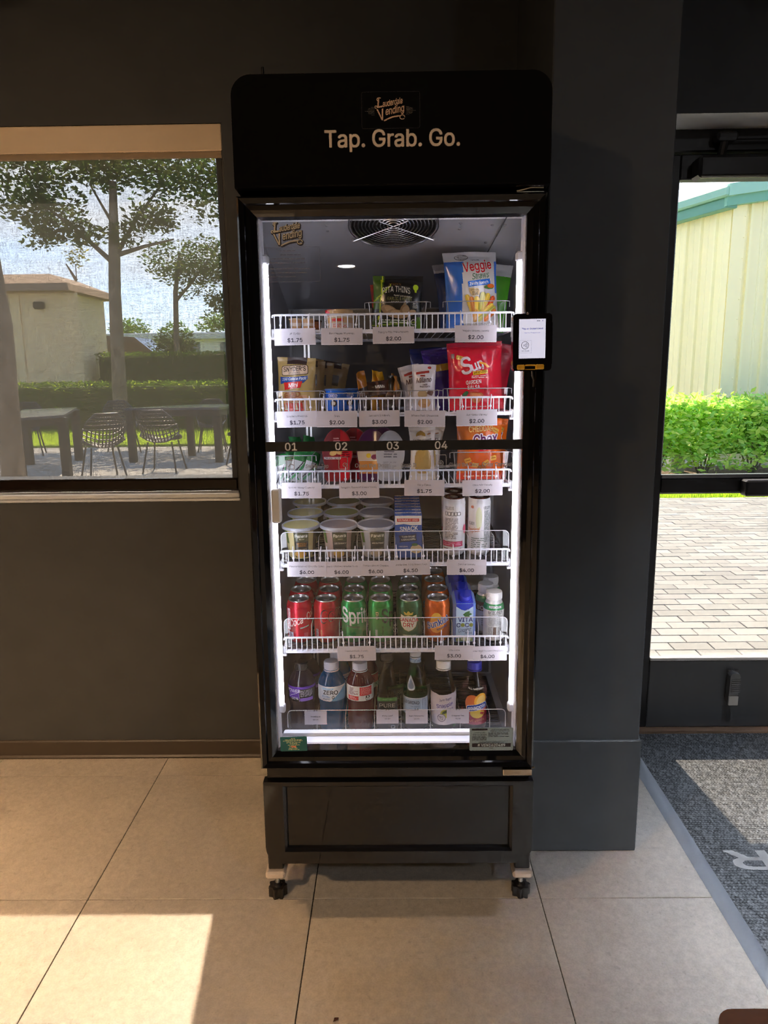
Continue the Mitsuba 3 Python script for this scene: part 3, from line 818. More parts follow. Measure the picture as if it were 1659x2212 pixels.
WHAT = {'Jif To Go': 'leftmost on the top shelf', 'Red Pepper Hummus': 'below the red pepper hummus tub', "Stacy's Pita Thins Variety": 'below the black pita chip bags', 'Veggie Straws Variety': 'below the white and blue veggie straw bag',
        "Snyder's Pretzels": 'below the tan pretzel bag', 'Oreo': 'below the blue cookie cups', "Snickers & M&M's": 'below the chocolate bar bin', 'Milano Dark Chocolate': 'below the white cookie packet', 'Sun Chips Variety': 'below the red chip bag',
        'Nature Valley Crunchy': 'below the green granola bars', 'Sargento Balanced Breaks Variety': 'below the red and purple snack trays', 'Fairy Cakes': 'below the small cake bag', 'Chex Mix Variety': 'below the orange snack mix bag',
        'Panera Broccoli Cheddar Soup': 'below the yellow soup cup', 'Panera Chicken Noodle Soup': 'below the middle soup cup', 'Panera Mac & Cheese': 'below the macaroni cup', 'Bumble Bee Tuna Snack Pack': 'below the blue snack boxes', 'Celsius Variety': 'below the tall slim cans',
        'Canned Soda Variety': 'below the green soda cans', 'Vita Coco': 'below the blue drink carton', 'Boost High Protein Chocolate': 'below the white shake bottles'}
for i, (k, x, z, nm, p) in enumerate(CARDS):
    dy = .002 * (i % 2)
    place(price_card(nm, p, i), 'price_card', f'white {p} price card hanging {WHAT[nm]}', 'price card',
          FM @ mat_T(x, .128 - dy - .0012 * (i % 3), z) @ rot('y', (-1, .6, -.4, .8)[i % 4] * .8), 'price cards hanging on the shelf rails')
for x, z, nm, p, wh in ((-.2117, .4968, 'Powerade', '$2.50', 'in front of the purple and blue bottles'), (-.0222, .4981, 'Pure Leaf', '$3.00', 'in front of the dark tea bottle'), (.0546, .4975, 'San Pellegrino', '$3.00', 'in front of the green bottle'), (.1631, .4975, 'Snapple Tea', '$2.50', 'between the white and orange labelled bottles')):
    pr = Print(off=.0006)
    pr.text(nm, .0033, 0, .0015, (50, 46, 60), bold=True, width=.0024 * len(nm) + .006)
    pr.text(p, .0030, 0, -.0068, (50, 46, 60), bold=True, width=.0145)
    place([('card', ready(bx(-.0293, .0293, -.0004, .0004, -.0190, .0190), 'satin', lin((190, 184, 194))), None), ('lettering', pr.shape('satin'), None),
           ('clip', ready(cat(bx(-.004, -.003, -.001, .006, .0185, .0215), bx(.003, .004, -.001, .006, .0185, .0215)), 'satin', BLACK), 'tiny black clips')],
          'shelf_tag', f'small white {p} tag {wh}', 'price card', FM @ mat_T(x, .1505, z), 'small price tags on the bottom tray')


# ------------------------------------------------------------------ clear bins and feed trays
def bin_proto(w, h, dep=.24):
    """A clear open plastic bin, its front a little lower and flared."""
    pts, quads = [], []
    a, b = w / 2, w / 2 - .006
    P = np.array([[-b, 0.004, 0], [b, 0.004, 0], [b, dep, 0], [-b, dep, 0], [-a, 0, h], [a, 0, h], [a, dep, h + .004], [-a, dep, h + .004]])
    Q = [[0, 1, 2, 3], [0, 1, 5, 4], [1, 2, 6, 5], [3, 0, 4, 7], [2, 3, 7, 6]]
    rim = tube([P[4], P[5], P[6], P[7]], .0012, 6, closed=False)
    cor = cat(tube([P[4] + [0, .001, 0], P[0]], .0011, 5), tube([P[5] + [0, .001, 0], P[1]], .0011, 5))
    grip = [tube([P[q] + [sx * .001, .001, 0], P[q] + [sx * .010, .001, -.001], P[q] + [sx * .010, .004, -.014]], .0010, 5) for q, sx in ((4, -1), (5, 1))]
    return [('wall', ready((P, Q), 'clearsheet'), None), ('rim', ready(cat(rim, cor, *grip), 'gloss', lin((150, 150, 156))), 'bright moulded rim')]


for k, x, w, h, lab in ((0, .0134, .138, .062, 'clear plastic bin holding the black pita chip bags'), (0, .2025, .140, .062, 'clear plastic bin holding the veggie straw bags'),
                        (1, -.2325, .108, .052, 'clear plastic bin holding the tan pretzel bags'), (1, -.1250, .090, .046, 'clear plastic bin holding the blue cookie cups'), (1, -.0277, .098, .050, 'clear plastic bin holding the chocolate bars'),
                        (1, .0780, .070, .050, 'narrow clear plastic bin holding the white cookie packets'), (1, .2074, .148, .054, 'clear plastic bin holding the red chip bag'),
                        (2, -.2480, .090, .070, 'clear plastic bin holding the green granola bars'), (2, .2180, .135, .074, 'clear plastic bin holding the orange snack mix bag')):
    place(bin_proto(w, h), 'clear_bin', lab, 'bin', FM @ mat_T(x, .163, SH[k] - DROP + .0012))


def feed_tray(z_top, z_floor, divs, slope, d0=.155, dep=.40):
    """Clear front wall, thin dividers and a dark ribbed floor that rises to the back."""
    h = z_top - z_floor
    out = []
    fl = np.array([[x, y, slope * y] for y in (0, dep) for x in (-.286, .289)])
    out.append(('floor', ready(cat(trimesh.Trimesh(np.vstack([fl, fl - [0, 0, .003]]), [[0, 1, 3], [0, 3, 2], [4, 7, 5], [4, 6, 7], [0, 5, 1], [0, 4, 5]], process=False),
                                   *[bx(-.282, .285, y, y + .003, slope * y, slope * y + .0016) for y in np.arange(.01, dep, .012)]), 'satin', lin((34, 34, 36))), 'dark ribbed floor'))
    pg = union_all([rrect(-.2865, h * .2, .2890, h, .012, 6), sbox(-.2865, 0, .2890, h * .5)])
    v, f = tri_poly(pg)
    out.append(('front', ready((np.stack([v[:, 0], np.full(len(v), -.001), v[:, 1]], 1), f), 'clearsheet'), 'clear front wall'))
    ol = np.array(pg.exterior.coords)
    ol = ol[ol[:, 1] > h * .12]
    o = np.argsort(np.arctan2(ol[:, 1] - h * .12, -(ol[:, 0] - .001)))
    ol = ol[o]
    out.append(('rim', ready(tube(np.stack([ol[:, 0], np.full(len(ol), -.001), ol[:, 1]], 1), .0011, 5), 'gloss', lin((205, 205, 212))), 'bright rim'))
    for x in divs:
        out.append(('divider', ready(([[x, 0, 0], [x, dep, slope * dep], [x, dep, slope * dep + h * .72], [x, .02, h * .80], [x, 0, h * .74]], [[0, 1, 2], [0, 2, 3], [0, 3, 4]]), 'clearsheet'), None))
        out.append(('divider_edge', ready(tube([[x, -.0005, .004], [x, -.0005, h * .70], [x, .006, h * .80], [x, .10, h * .80]], .0009, 5), 'gloss', lin((170, 168, 168))), None))
    return out


Z4, Z5, Z6 = .9180, .6890, .4410
place(feed_tray(.9960, Z4, (-.192, -.094, .001, .073, .118, .187, .252), .09), 'feed_tray', 'clear fronted feed tray under the soup cups and slim cans', 'shelf tray', FM @ mat_T(0, .155, Z4))
place(feed_tray(.7690, Z5, (-.216, -.1445, -.073, .0005, .0755, .147, .215), .09), 'feed_tray', 'clear fronted feed tray under the soda cans', 'shelf tray', FM @ mat_T(0, .155, Z5))
place(feed_tray(.5160, Z6, (-.209, -.1335, -.057, .0135, .091, .170, .2475), .0), 'feed_tray', 'clear fronted feed tray under the bottles', 'shelf tray', FM @ mat_T(0, .155, Z6))


# ------------------------------------------------------------------ cans
CANP = [(0, .004), (.019, .004), (.0225, 0), (.0245, .001), (.0290, .007), (.0328, .013), (.0331, .016), (.0331, .098), (.0326, .102), (.0285, .1125), (.0268, .1150)]
SLIMP = [(0, .004), (.018, .004), (.0215, 0), (.0235, .001), (.0270, .006), (.0288, .011), (.0289, .014), (.0289, .138), (.0285, .141), (.0264, .1485), (.0258, .1505)]


def can_proto(body_col, paint, profile=CANP, lid_col=(.72, .72, .74), tab=True, mat='canpaint', turn=0.0):
    zt, rt = profile[-1][1], profile[-1][0]
    out = [('body', ready(lathe(profile, 48), mat, lin(body_col), 40), None)]
    lid = lathe([(rt - .0005, zt - .001), (rt + .0006, zt + .0012), (rt + .0004, zt + .0030), (rt - .0008, zt + .0034), (rt - .0020, zt + .0026), (rt - .0034, zt - .0030), (rt - .0050, zt - .0034), (rt - .0058, zt - .0012), (0, zt - .0012)], 48)
    out.append(('lid', ready(lid, 'metal', lid_col, 35), 'silver lid' if tab else 'dark lid'))
    if tab:
        o1 = rrect(-.0075, -.012, .0075, .012, .007).difference(rrect(-.0048, .0005, .0048, .0095, .004))
        tb = cat(extrude(o1, .0012).apply_translation([0, .0015, zt + .0004]), trimesh.creation.cylinder(.0026, .003, sections=14).apply_translation([0, .0008, zt + .0005]))
        tb.apply_transform(rot('z', math.degrees(turn)))
        out.append(('pull_tab', ready(tb, 'metal', (.82, .82, .84)), None))
    pr = Print(wrap_map(prof_radius(profile, .008, zt - .001)), sub=.006)
    paint(pr)
    if pr.n:
        out.append(('print', pr.shape('film'), 'printed design'))
    return out


def p_cola_a(P):
    P.text('Coca-Cola', .019, .0165, .062, (226, 190, 186), True, 20, .3, .62)
    P.poly(affinity.rotate(rrect(.004, .046, .030, .0495, .0015), 10), (150, 150, 150))
    P.rect(-.034, .040, -.0215, .098, (232, 196, 206))
    P.lines(-.0335, .044, -.022, .096, 14, (168, 26, 48), 1, .5)
    P.rect(-.029, .012, -.014, .034, (196, 190, 206))
    P.lines(-.028, .014, -.015, .032, 5, (120, 60, 80), 2)
    P.rect(.014, .014, .026, .032, (188, 74, 86))


def p_cola_b(P):
    P.text('Coca', .034, .0210, .066, (28, 14, 16), True, 14, .28, .66)
    P.text('Coca', .030, .0215, .068, (176, 20, 36), False, 14, .28, .72)
    P.text('ZERO SUGAR', .0042, -.0100, .022, (206, 160, 90), True, 90, 0, 1.0)
    P.rect(-.030, .012, -.021, .040, (178, 160, 168))
    P.lines(-.0295, .014, -.0215, .039, 8, (60, 20, 26), 3)


def p_sprite_a(P):
    P.text('Sprite', .040, .0140, .058, (206, 216, 212), True, -4, -.12, .62)
    P.poly(affinity.rotate(rrect(-.020, .046, .018, .0505, .002), -8), (30, 84, 44))
    P.lines(-.012, .020, .004, .024, 1, (190, 210, 196), 1)


def p_sprite_b(P):
    P.text('Sprite', .038, .0480, .056, (20, 44, 28), True, -4, -.12, .62)
    P.rect(-.0125, .068, -.0045, .090, (20, 24, 20))
    P.rect(-.0118, .080, -.0052, .0890, (222, 214, 150))
    P.ell(-.0085, .0845, .0024, .0024, (40, 60, 40))
    P.lines(-.0115, .0690, -.0055, .0790, 3, (216, 216, 206), 2)
    P.text('RECYCLE ME', .0042, .0080, .032, (16, 60, 30), True, 90)
    P.rect(-.0140, .020, -.0080, .040, (150, 176, 160))


def p_dry(P):
    for i in range(9):
        t = np.linspace(-.046, .046, 40)
        P.poly(LineString(np.c_[t, .018 + .0095 * i + .004 * np.sin(t * 150 + i * 1.9)]).buffer(.0005), (30, 70, 38))
    sh = Polygon([(-.020, .080), (-.010, .076), (0, .079), (.010, .076), (.020, .080), (.022, .062), (.018, .048), (.010, .040), (0, .036), (-.010, .040), (-.018, .048), (-.022, .062)])
    P.poly(affinity.translate(sh.buffer(.0012), -.004, 0), (170, 150, 70))
    P.poly(affinity.translate(sh, -.004, 0), (206, 206, 190))
    P.text('CANADA', .0105, -.004, .0615, (170, 24, 40), True, 0, 0, .86)
    P.text('DRY', .0105, -.004, .0480, (170, 24, 40), True, 0, 0, 1)
    P.poly(affinity.translate(Polygon([(-.010, .081), (-.012, .090), (-.005, .086), (0, .093), (.005, .086), (.012, .090), (.010, .081)]), -.004, 0), (190, 170, 70))
    P.text('GINGER ALE', .0042, -.002, .0215, (190, 196, 170), True)


def p_sun(P):
    P.ell(-.004, .062, .016, .024, (222, 176, 60))
    P.ell(-.004, .050, .020, .020, (226, 152, 58))
    P.text('Sunkist', .017, .001, .0500, (50, 56, 132), True, 22, .15, .80, outline=(.0011, (206, 206, 220)))
    P.text('ORANGE', .0052, .012, .0420, (50, 56, 132), True, 22)


SODA = [(-.2520, (178, 22, 42), p_cola_a, 'red', 'bright red soda can with small white script'), (-.1805, (166, 14, 30), p_cola_b, 'red', 'red soda can with big black script'),
        (-.1084, (24, 128, 60), p_sprite_a, 'green', 'green soda can with big white lettering'), (-.0376, (40, 134, 56), p_sprite_b, 'green', 'green soda can with dark lettering and a small black label'),
        (.0392, (46, 92, 54), p_dry, 'dark green', 'dark green ginger ale can with pale shield'), (.1117, (196, 92, 26), p_sun, 'orange', 'orange soda can with blue lettering')]
NTH = ('front of its row', 'second in its row', 'third in its row', 'fourth in its row')
LEAN = rot('x', math.degrees(math.atan(.09)))
for c, (x, col, paint, cn, lab) in enumerate(SODA):
    proto = can_proto(col, paint, turn=(.5, .2, .4, -.6, .8, -.3)[c])
    for r_ in range(4 if c == 5 else 3):
        d_ = .205 + r_ * .0685
        jx = (0, -.002, .003, -.001)[(c + r_) % 4] if r_ else 0
        place(proto, 'soda_can', f'{lab}, {NTH[r_]}', 'can', FM @ mat_T(x + jx, d_, Z5 + .0016 + .09 * (d_ - .155)) @ LEAN @ rot('z', (0, 6, -8, 12)[r_]), 'cans on the fifth shelf')


def p_cel(flip):
    def f(P):
        if not flip:
            P.text('CELSIUS', .0072, -.0150, .124, (92, 92, 92), True, width=.024)
            for i in range(4):
                P.poly(rrect(-.0265 + .0085 * i, .1085, -.0195 + .0085 * i, .1175, .0015).boundary.buffer(.0006), (60, 60, 62))
            P.poly(Point(.0105, .113).buffer(.0048).boundary.buffer(.0006), (60, 60, 62))
            P.lines(-.026, .046, .008, .102, 15, (112, 108, 112), 5, .4)
            P.rect(-.036, .026, .022, .040, (190, 60, 96))
            P.lines(-.030, .029, .018, .038, 2, (216, 130, 160), 8)
            P.lines(-.030, .013, .020, .023, 2, (120, 90, 96), 9)
            P.ell(.030, .070, .007, .012, (200, 90, 120))
        else:
            P.text('CELSIUS', .0066, .0190, .1245, (78, 88, 90), True, width=.023)
            P.ell(-.004, .100, .008, .030, (214, 218, 186))
            P.rect(-.026, .126, -.018, .133, (196, 110, 70), .002)
            P.text('Tropical', .0110, -.0190, .064, (190, 120, 84), True, 8, .25, .6)
            P.lines(.0095, .036, .028, .121, 26, (120, 132, 132), 6, .5)
            P.lines(-.024, .018, .020, .050, 6, (130, 138, 134), 7)
            P.text('CELSIUS', .007, -.024, .083, (96, 106, 104), True, width=.018)
    return f


SLIMLABEL = (('slim white can with a pink band', p_cel(False)), ('slim white can with a pale green panel', p_cel(True)))
for c, (x, (lab, paint)) in enumerate(zip((.1550, .2201), SLIMLABEL)):
    proto = can_proto((226, 226, 228), paint, SLIMP, lid_col=lin((58, 26, 22)), tab=True, mat='film', turn=.6)
    for r_ in range(3 - c):
        d_ = .215 + r_ * .062
        place(proto, 'slim_can', f'{lab} and dark brown lid, {NTH[r_]}', 'can', FM @ mat_T(x + (.005 if r_ else 0) * (1 - c), d_, Z4 + .0016 + .09 * (d_ - .155)) @ LEAN, 'slim cans on the fourth shelf')


# ------------------------------------------------------------------ soup cups
CUPP = [(0, .003), (.031, .003), (.0325, 0), (.0335, .001), (.0420, .072), (.0445, .078)]


def cup_proto(food, side, paint):
    out = [('cup', ready(lathe(CUPP, 48), 'film', lin(side), 40), None),
           ('lid', ready(lathe([(.0445, .076), (.0492, .0775), (.0496, .0800), (.0488, .0835), (.0470, .0850), (.0458, .0840), (.0450, .0815), (.0445, .0815)], 56), 'film', lin((172, 174, 182)), 35), 'clear grey rim'),
           ('lid__top', ready(lathe([(.0452, .0812), (.0440, .0822), (.020, .0826), (0, .0826)], 48), 'gloss', lin(food), 35), 'lid showing the food')]
    pr = Print(wrap_map(prof_radius(CUPP[3:], .0, .079)), sub=.006)
    paint(pr)
    out.append(('label', pr.shape('film'), 'dark green printed label'))
    return out


def p_soup(main, food, col, tint):
    def f(P):
        P.poly(Polygon([(-.015, .074), (.024, .074), (.0205, .004), (-.0125, .004)]), (38, 36, 30))
        P.poly(Polygon([(-.015, .074), (.024, .074), (.0222, .048), (-.0140, .048)]), (66, 72, 44))
        P.poly(Polygon([(-.050, .074), (-.036, .074), (-.030, .040), (-.040, .040)]), (84, 108, 52))
        P.poly(Polygon([(.040, .074), (.062, .074), (.050, .004), (.034, .004)]), (48, 48, 38))
        P.text('Panera', .0085, .0040, .0590, (228, 226, 214), True, 2, .12, width=.032)
        P.text('BREAD', .0026, .0060, .0530, (190, 184, 160), True, width=.013)
        for i, t_ in enumerate(main):
            P.text(t_, .0042, .0050, .0405 - .0062 * i, tint, True, width=min(.030, .0030 * len(t_)))
        P.ell(.001, .014, .014, .010, col)
        P.lines(-.008, .026, .018, .029, 1, (150, 140, 120), len(food))
    return f


SOUPS = [(-.2409, (212, 200, 140), (216, 202, 146), p_soup(('BROCCOLI', 'CHEDDAR'), 'a', (214, 160, 60), (200, 130, 50)), 'yellow'),
         (-.1429, (158, 146, 148), (176, 150, 136), p_soup(('CHICKEN NOODLE',), 'b', (200, 160, 70), (214, 208, 196)), 'frosty pinkish'),
         (-.0468, (128, 132, 146), (176, 176, 178), p_soup(('MAC & CHEESE',), 'c', (200, 184, 160), (214, 208, 196)), 'frosty grey')]
for c, (x, food, side, paint, cn) in enumerate(SOUPS):
    fr = {1: ((158, 146, 148), (150, 156, 96), (110, 116, 84))}.get(c)
    for r_ in range(3):
        d_ = .205 + r_ * .108
        proto = cup_proto(fr[r_] if fr else food, side, paint)
        wh = ('', 'yellow ', 'greenish ', '')[0] if not fr else ''
        place(proto, 'soup_cup', f'round soup cup with {cn if not (fr and r_) else "greenish"} lid, {("front", "second", "rearmost")[r_]} in the {("left", "middle", "right")[c]} row of soup cups', 'soup cup',
              FM @ mat_T(x, d_, Z4 + .0016 + .12 * (d_ - .155)) @ LEAN, 'soup cups on the fourth shelf')


# ------------------------------------------------------------------ thin snack boxes, one behind the other
def tuna():
    w, h, dp = .0345, .113, .0285
    b = bx(-w, w, 0, dp, 0, h, .0012)
    pr = Print(off=.0004)
    pr.rect(-w + .001, .001, w - .001, h - .001, (52, 84, 158))
    pr.poly(Polygon([(-w + .001, h - .001), (w - .001, h - .001), (w - .001, .088), (.010, .087), (-.012, .0905), (-w + .001, .088)]), (214, 210, 206))
    pr.rect(-.0285, .0965, .0275, .1050, (172, 36, 30))
    pr.text('BUMBLE BEE', .0052, -.0005, .0983, (226, 200, 196), True, width=.050)
    pr.text('SNACK', .0110, .0015, .0730, (226, 226, 222), True, 4, width=.046)
    pr.text('ON THE RUN!', .0046, .0000, .0640, (30, 46, 108), True, 3, width=.042)
    pr.poly(Polygon([(-.025, .060), (.020, .064), (.020, .052), (.022, .046), (-.023, .042), (-.021, .050)]), (40, 46, 72))
    pr.text('TUNA SALAD', .0045, .0000, .0550, (216, 216, 206), True, 4, width=.034)
    pr.text('& CRACKERS', .0045, .0000, .0475, (216, 216, 206), True, 4, width=.036)
    pr.text('ORIGINAL', .0036, -.0130, .0290, (200, 206, 216), True, width=.024)
    pr.ell(.020, .024, .015, .012, (206, 190, 150))
    pr.ell(.016, .036, .008, .004, (70, 110, 60))
    top = Print(lambda p, o: np.stack([p[:, 0], p[:, 1], np.full(len(p), h + o)], 1))
    top.rect(-w + .001, .0012, w - .001, .0190, (54, 88, 166))
    top.rect(-w + .001, .0195, w - .001, dp - .001, (206, 206, 210))
    top.text('PLANT STRONG', .0024, -.022, .0110, (206, 210, 220), width=.018)
    top.poly(LineString([(.018, .006), (.022, .011), (.028, .009)]).buffer(.0008), (210, 214, 222))
    top.rect(-.016, .0195, .010, .0225, (50, 60, 90), .001)
    return [('carton', ready(b, 'satin', lin((64, 96, 170))), None), ('front_print', pr.shape('satin'), None), ('top_print', top.shape('satin'), None)]


TUNA = tuna()
for r_ in range(7):
    d_ = .178 + r_ * .0305
    place(TUNA, 'snack_box', f'blue and white tuna snack box, {("foremost", "second", "third", "fourth", "fifth", "sixth", "rearmost")[r_]} of the file of boxes', 'snack box',
          FM @ mat_T(.0362, d_, Z4 + .0016 + .09 * (d_ - .155)) @ LEAN, 'snack boxes on the fourth shelf')


# ------------------------------------------------------------------ drink carton and shake bottles of the fifth shelf
def carton():
    w, dp = .0295, .056
    zf, zb = .108, .124
    pts = []
    c = .007
    for z in (0, None):
        for (x, y) in ((-w + c, 0), (w - c, 0), (w, c), (w, dp - c), (w - c, dp), (-w + c, dp), (-w, dp - c), (-w, c)):
            pts.append([x, y, 0 if z == 0 else zf + (zb - zf) * y / dp - (.004 if abs(x) == w else 0)])
    b = trimesh.convex.convex_hull(np.array(pts))
    pr = Print(off=.0004)
    pr.rect(-.0222, .012, .0222, .100, (176, 200, 222))
    pr.poly(Polygon([(-.0222, .107), (.0222, .107), (.0222, .100), (.010, .092), (0, .088), (-.010, .092), (-.0222, .100)]), (44, 60, 178))
    for a, L, dx in ((30, .020, .006), (8, .022, .008), (-18, .016, .006)):
        pr.poly(affinity.rotate(affinity.scale(Point(dx, .076).buffer(1, quad_segs=5), L / 2, .0035), a, origin=(dx - L / 2, .076)), (60, 104, 56))
    pr.text('VITA', .0120, .0020, .0580, (38, 44, 118), True, 0, 0, .95)
    pr.text('C', .0110, -.0160, .0430, (38, 44, 118), True)
    pr.ell(-.0050, .0485, .0050, .0054, (130, 140, 60))
    pr.text('C', .0110, .0060, .0430, (38, 44, 118), True)
    pr.ell(.0170, .0485, .0050, .0054, (130, 140, 60))
    pr.text('Coconut', .0100, .0000, .0300, (60, 66, 110), False, 8, .25, width=.034)
    pr.text('WATER', .0046, .0100, .0240, (60, 66, 110), True, width=.019)
    pr.lines(-.002, .0180, .020, .0205, 1, (90, 96, 130), 1)
    pr.rect(-.0222, .0020, .0222, .0120, (120, 138, 92))
    pr.ell(.004, .010, .014, .006, (190, 196, 170))
    cap = cat(lathe([(0, .001), (.0140, .001), (.0145, 0), (.0145, .010), (.0135, .0122), (0, .0122)], 28), trimesh.creation.cylinder(.0175, .004, sections=28))
    cap.apply_transform(mat_T(.003, .020, .1145) @ rot('x', 14))
    return [('carton', ready(b, 'satin', lin((104, 132, 196))), None), ('top', ready(trimesh.convex.convex_hull(np.array([[x, y, zf + (zb - zf) * y / dp + o] for x in (-.0222, .0222) for y in (.001, dp - .001) for o in (-.002, .0008)])), 'satin', lin((44, 58, 190))), 'blue carton top'),
            ('cap', ready(cap, 'satin', lin((50, 60, 190)), 35), 'blue screw cap'), ('print', pr.shape('satin'), None)]


CART = carton()
for r_ in range(3):
    d_ = .180 + r_ * .060
    place(CART, 'drink_carton', f'light blue coconut water carton with blue cap, {("front of its row", "second in its row", "third in its row")[r_]}', 'carton',
          FM @ mat_T(.1814 - .004 * r_, d_, Z5 + .0016 + .09 * (d_ - .155)) @ LEAN @ rot('z', 2), 'coconut water cartons')
BOOSTP = [(0, .002), (.024, .002), (.0265, .004), (.0272, .010), (.0272, .052), (.0262, .060), (.0272, .068), (.0272, .088), (.0255, .098), (.0205, .107), (.0190, .110), (.0190, .116), (0, .116)]


def boost(back):
    pr = Print(wrap_map(prof_radius(BOOSTP, .004, .112)), sub=.006)
    pr.rect(-.085, .088, .085, .1035, (60, 130, 84))
    if back:
        pr.rect(-.016, .094, .017, .099, (226, 228, 228))
        pr.lines(-.015, .095, .016, .0985, 1, (90, 94, 96), 1, .5)
        pr.poly(sbox(-.017, .079, .018, .0855).boundary.buffer(.0006), (70, 72, 74))
        pr.lines(-.016, .080, .016, .0845, 1, (90, 94, 96), 2)
        pr.lines(-.017, .046, .018, .078, 12, (134, 138, 140), 3)
        pr.lines(-.017, .012, -.006, .042, 9, (150, 152, 154), 4)
        pr.rect(-.004, .014, .004, .042, (110, 88, 74))
        pr.lines(.007, .012, .018, .042, 9, (150, 152, 154), 5)
    else:
        pr.rect(-.085, .060, .085, .088, (92, 52, 34))
        pr.text('BOOST', .0110, -.002, .066, (226, 220, 210), True)
        pr.rect(-.085, .060, .085, .063, (206, 206, 210))
        pr.lines(-.014, .020, .014, .050, 5, (150, 150, 150), 4)
    cap = cat(lathe([(.0195, .112), (.0205, .113), (.0205, .131), (.0198, .133), (0, .1335)], 40), *[bx(-.0006, .0006, -.0211, -.0200, .114, .130).apply_transform(rot('z', a)) for a in range(0, 360, 9)])
    return [('bottle', ready(lathe(BOOSTP, 44), 'film', lin((214, 216, 216)), 40), None), ('cap', ready(cap, 'satin', lin((232, 232, 232)), 35), 'white ribbed cap'), ('print', pr.shape('film'), None)]


for r_, (x, d_) in enumerate(((.2600, .205), (.2455, .262), (.2660, .318))):
    place(boost(r_ == 0), 'shake_bottle', ('white shake bottle with small print turned to the front', 'white shake bottle with a brown band, second in its row', 'white shake bottle furthest back on the fifth shelf')[r_], 'bottle',
          FM @ mat_T(x, d_, Z5 + .0016 + .09 * (d_ - .155)) @ LEAN, 'shake bottles')


# ------------------------------------------------------------------ bottles on the bottom deck
PWRP = [(0, .003), (.022, .002), (.028, 0), (.0325, .004), (.0345, .014), (.0330, .028), (.0345, .044), (.0330, .060), (.0340, .078), (.0355, .086), (.0362, .094), (.0362, .128), (.0352, .136), (.0290, .152), (.0205, .164), (.0175, .169), (.0170, .172), (0, .172)]
TEAP = [(0, .003), (.020, .002), (.0285, 0), (.0310, .006), (.0315, .020), (.0315, .098), (.0300, .106), (.0215, .140), (.0165, .166), (.0150, .178), (.0148, .196), (0, .196)]
PELP = [(0, .004), (.018, .002), (.024, 0), (.0290, .004), (.0325, .014), (.0330, .024), (.0330, .094), (.0318, .108), (.0275, .134), (.0205, .158), (.0150, .180), (.0135, .192), (.0132, .203), (0, .203)]
SNPP = [(0, .004), (.020, .002), (.027, 0), (.0320, .006), (.0335, .016), (.0335, .028), (.0322, .040), (.0330, .056), (.0340, .090), (.0335, .112), (.0300, .130), (.0235, .150), (.0185, .160), (.0180, .172), (0, .172)]


def bottle(profile, tint, capz, cap_r, cap_h, cap_col, paint, square=False, mat='liquid', ribs=36):
    b = lathe(profile, 48)

    def squared(v):  # push the round body out to a rounded square below the shoulder
        v = np.array(v)
        a = np.arctan2(v[:, 1], v[:, 0])
        k = 1 / (np.abs(np.cos(a)) ** 6 + np.abs(np.sin(a)) ** 6) ** (1 / 6)
        wgt = np.clip((.125 - v[:, 2]) / .03, 0, 1)
        v[:, :2] *= (1 + (k - 1) * wgt * .8)[:, None] * (1 - .05 * wgt)[:, None]
        return v

    if square:
        b.vertices = squared(b.vertices)
    cap = cat(lathe([(cap_r - .0012, capz), (cap_r, capz + .001), (cap_r, capz + cap_h - .002), (cap_r - .0015, capz + cap_h), (0, capz + cap_h + .0003)], 40),
              *[bx(-.0005, .0005, -cap_r - .0005, -cap_r + .0005, capz + .003, capz + cap_h - .003).apply_transform(rot('z', a)) for a in np.arange(0, 360, 360 / ribs)])
    out = [('bottle', ready(b, mat, tint, 40), None), ('cap', ready(cap, 'satin', lin(cap_col), 35), 'screw cap'),
           ('neck_ring', ready(lathe([(cap_r - .003, capz - .004), (cap_r + .0012, capz - .0036), (cap_r + .0012, capz - .0016), (cap_r - .003, capz - .0010)], 36), 'gloss', lin(cap_col)), None)]
    pr = Print(wrap_map(prof_radius(profile, .002, profile[-2][1])), sub=.006, off=.0006)
    paint(pr)
    if square:
        pr.v = [squared(v) for v in pr.v]
    out.append(('label', pr.shape('film'), 'printed label'))
    return out


def p_pw_purple(P):
    P.rect(-.100, .090, .100, .131, (20, 18, 22))
    P.rect(-.0360, .098, -.0030, .131, (92, 50, 158))
    P.rect(-.100, .124, .100, .131, (92, 50, 158))
    P.poly(LineString([(-.034, .102), (-.004, .117)]).buffer(.0008), (196, 186, 220))
    P.text('POWER', .0085, -.0200, .1150, (222, 214, 232), True, width=.040)
    P.poly(LineString([(-.0030, .091), (-.0030, .124)]).buffer(.0005), (196, 186, 220))
    P.lines(.000, .103, .034, .122, 6, (180, 178, 190), 3, .45)
    P.rect(-.001, .091, .036, .100, (146, 110, 200))
    P.text('50%', .0065, -.0150, .0955, (226, 226, 226), True)


def p_pw_blue(P):
    P.rect(-.100, .090, .100, .131, (206, 210, 214))
    P.poly(Polygon([(.000, .090), (.060, .090), (.060, .131), (.036, .125)]), (92, 146, 178))
    P.text('POWERADE', .0042, -.0080, .1220, (80, 160, 200), True, width=.030)
    P.text('ZERO', .0110, -.0010, .1090, (30, 30, 38), True, width=.040)
    P.text('0', .0085, .0060, .0970, (30, 30, 38), True)
    P.lines(-.024, .1000, .0010, .1060, 2, (110, 140, 180), 2)
    P.lines(-.022, .0930, -.001, .0985, 2, (110, 120, 140), 4)


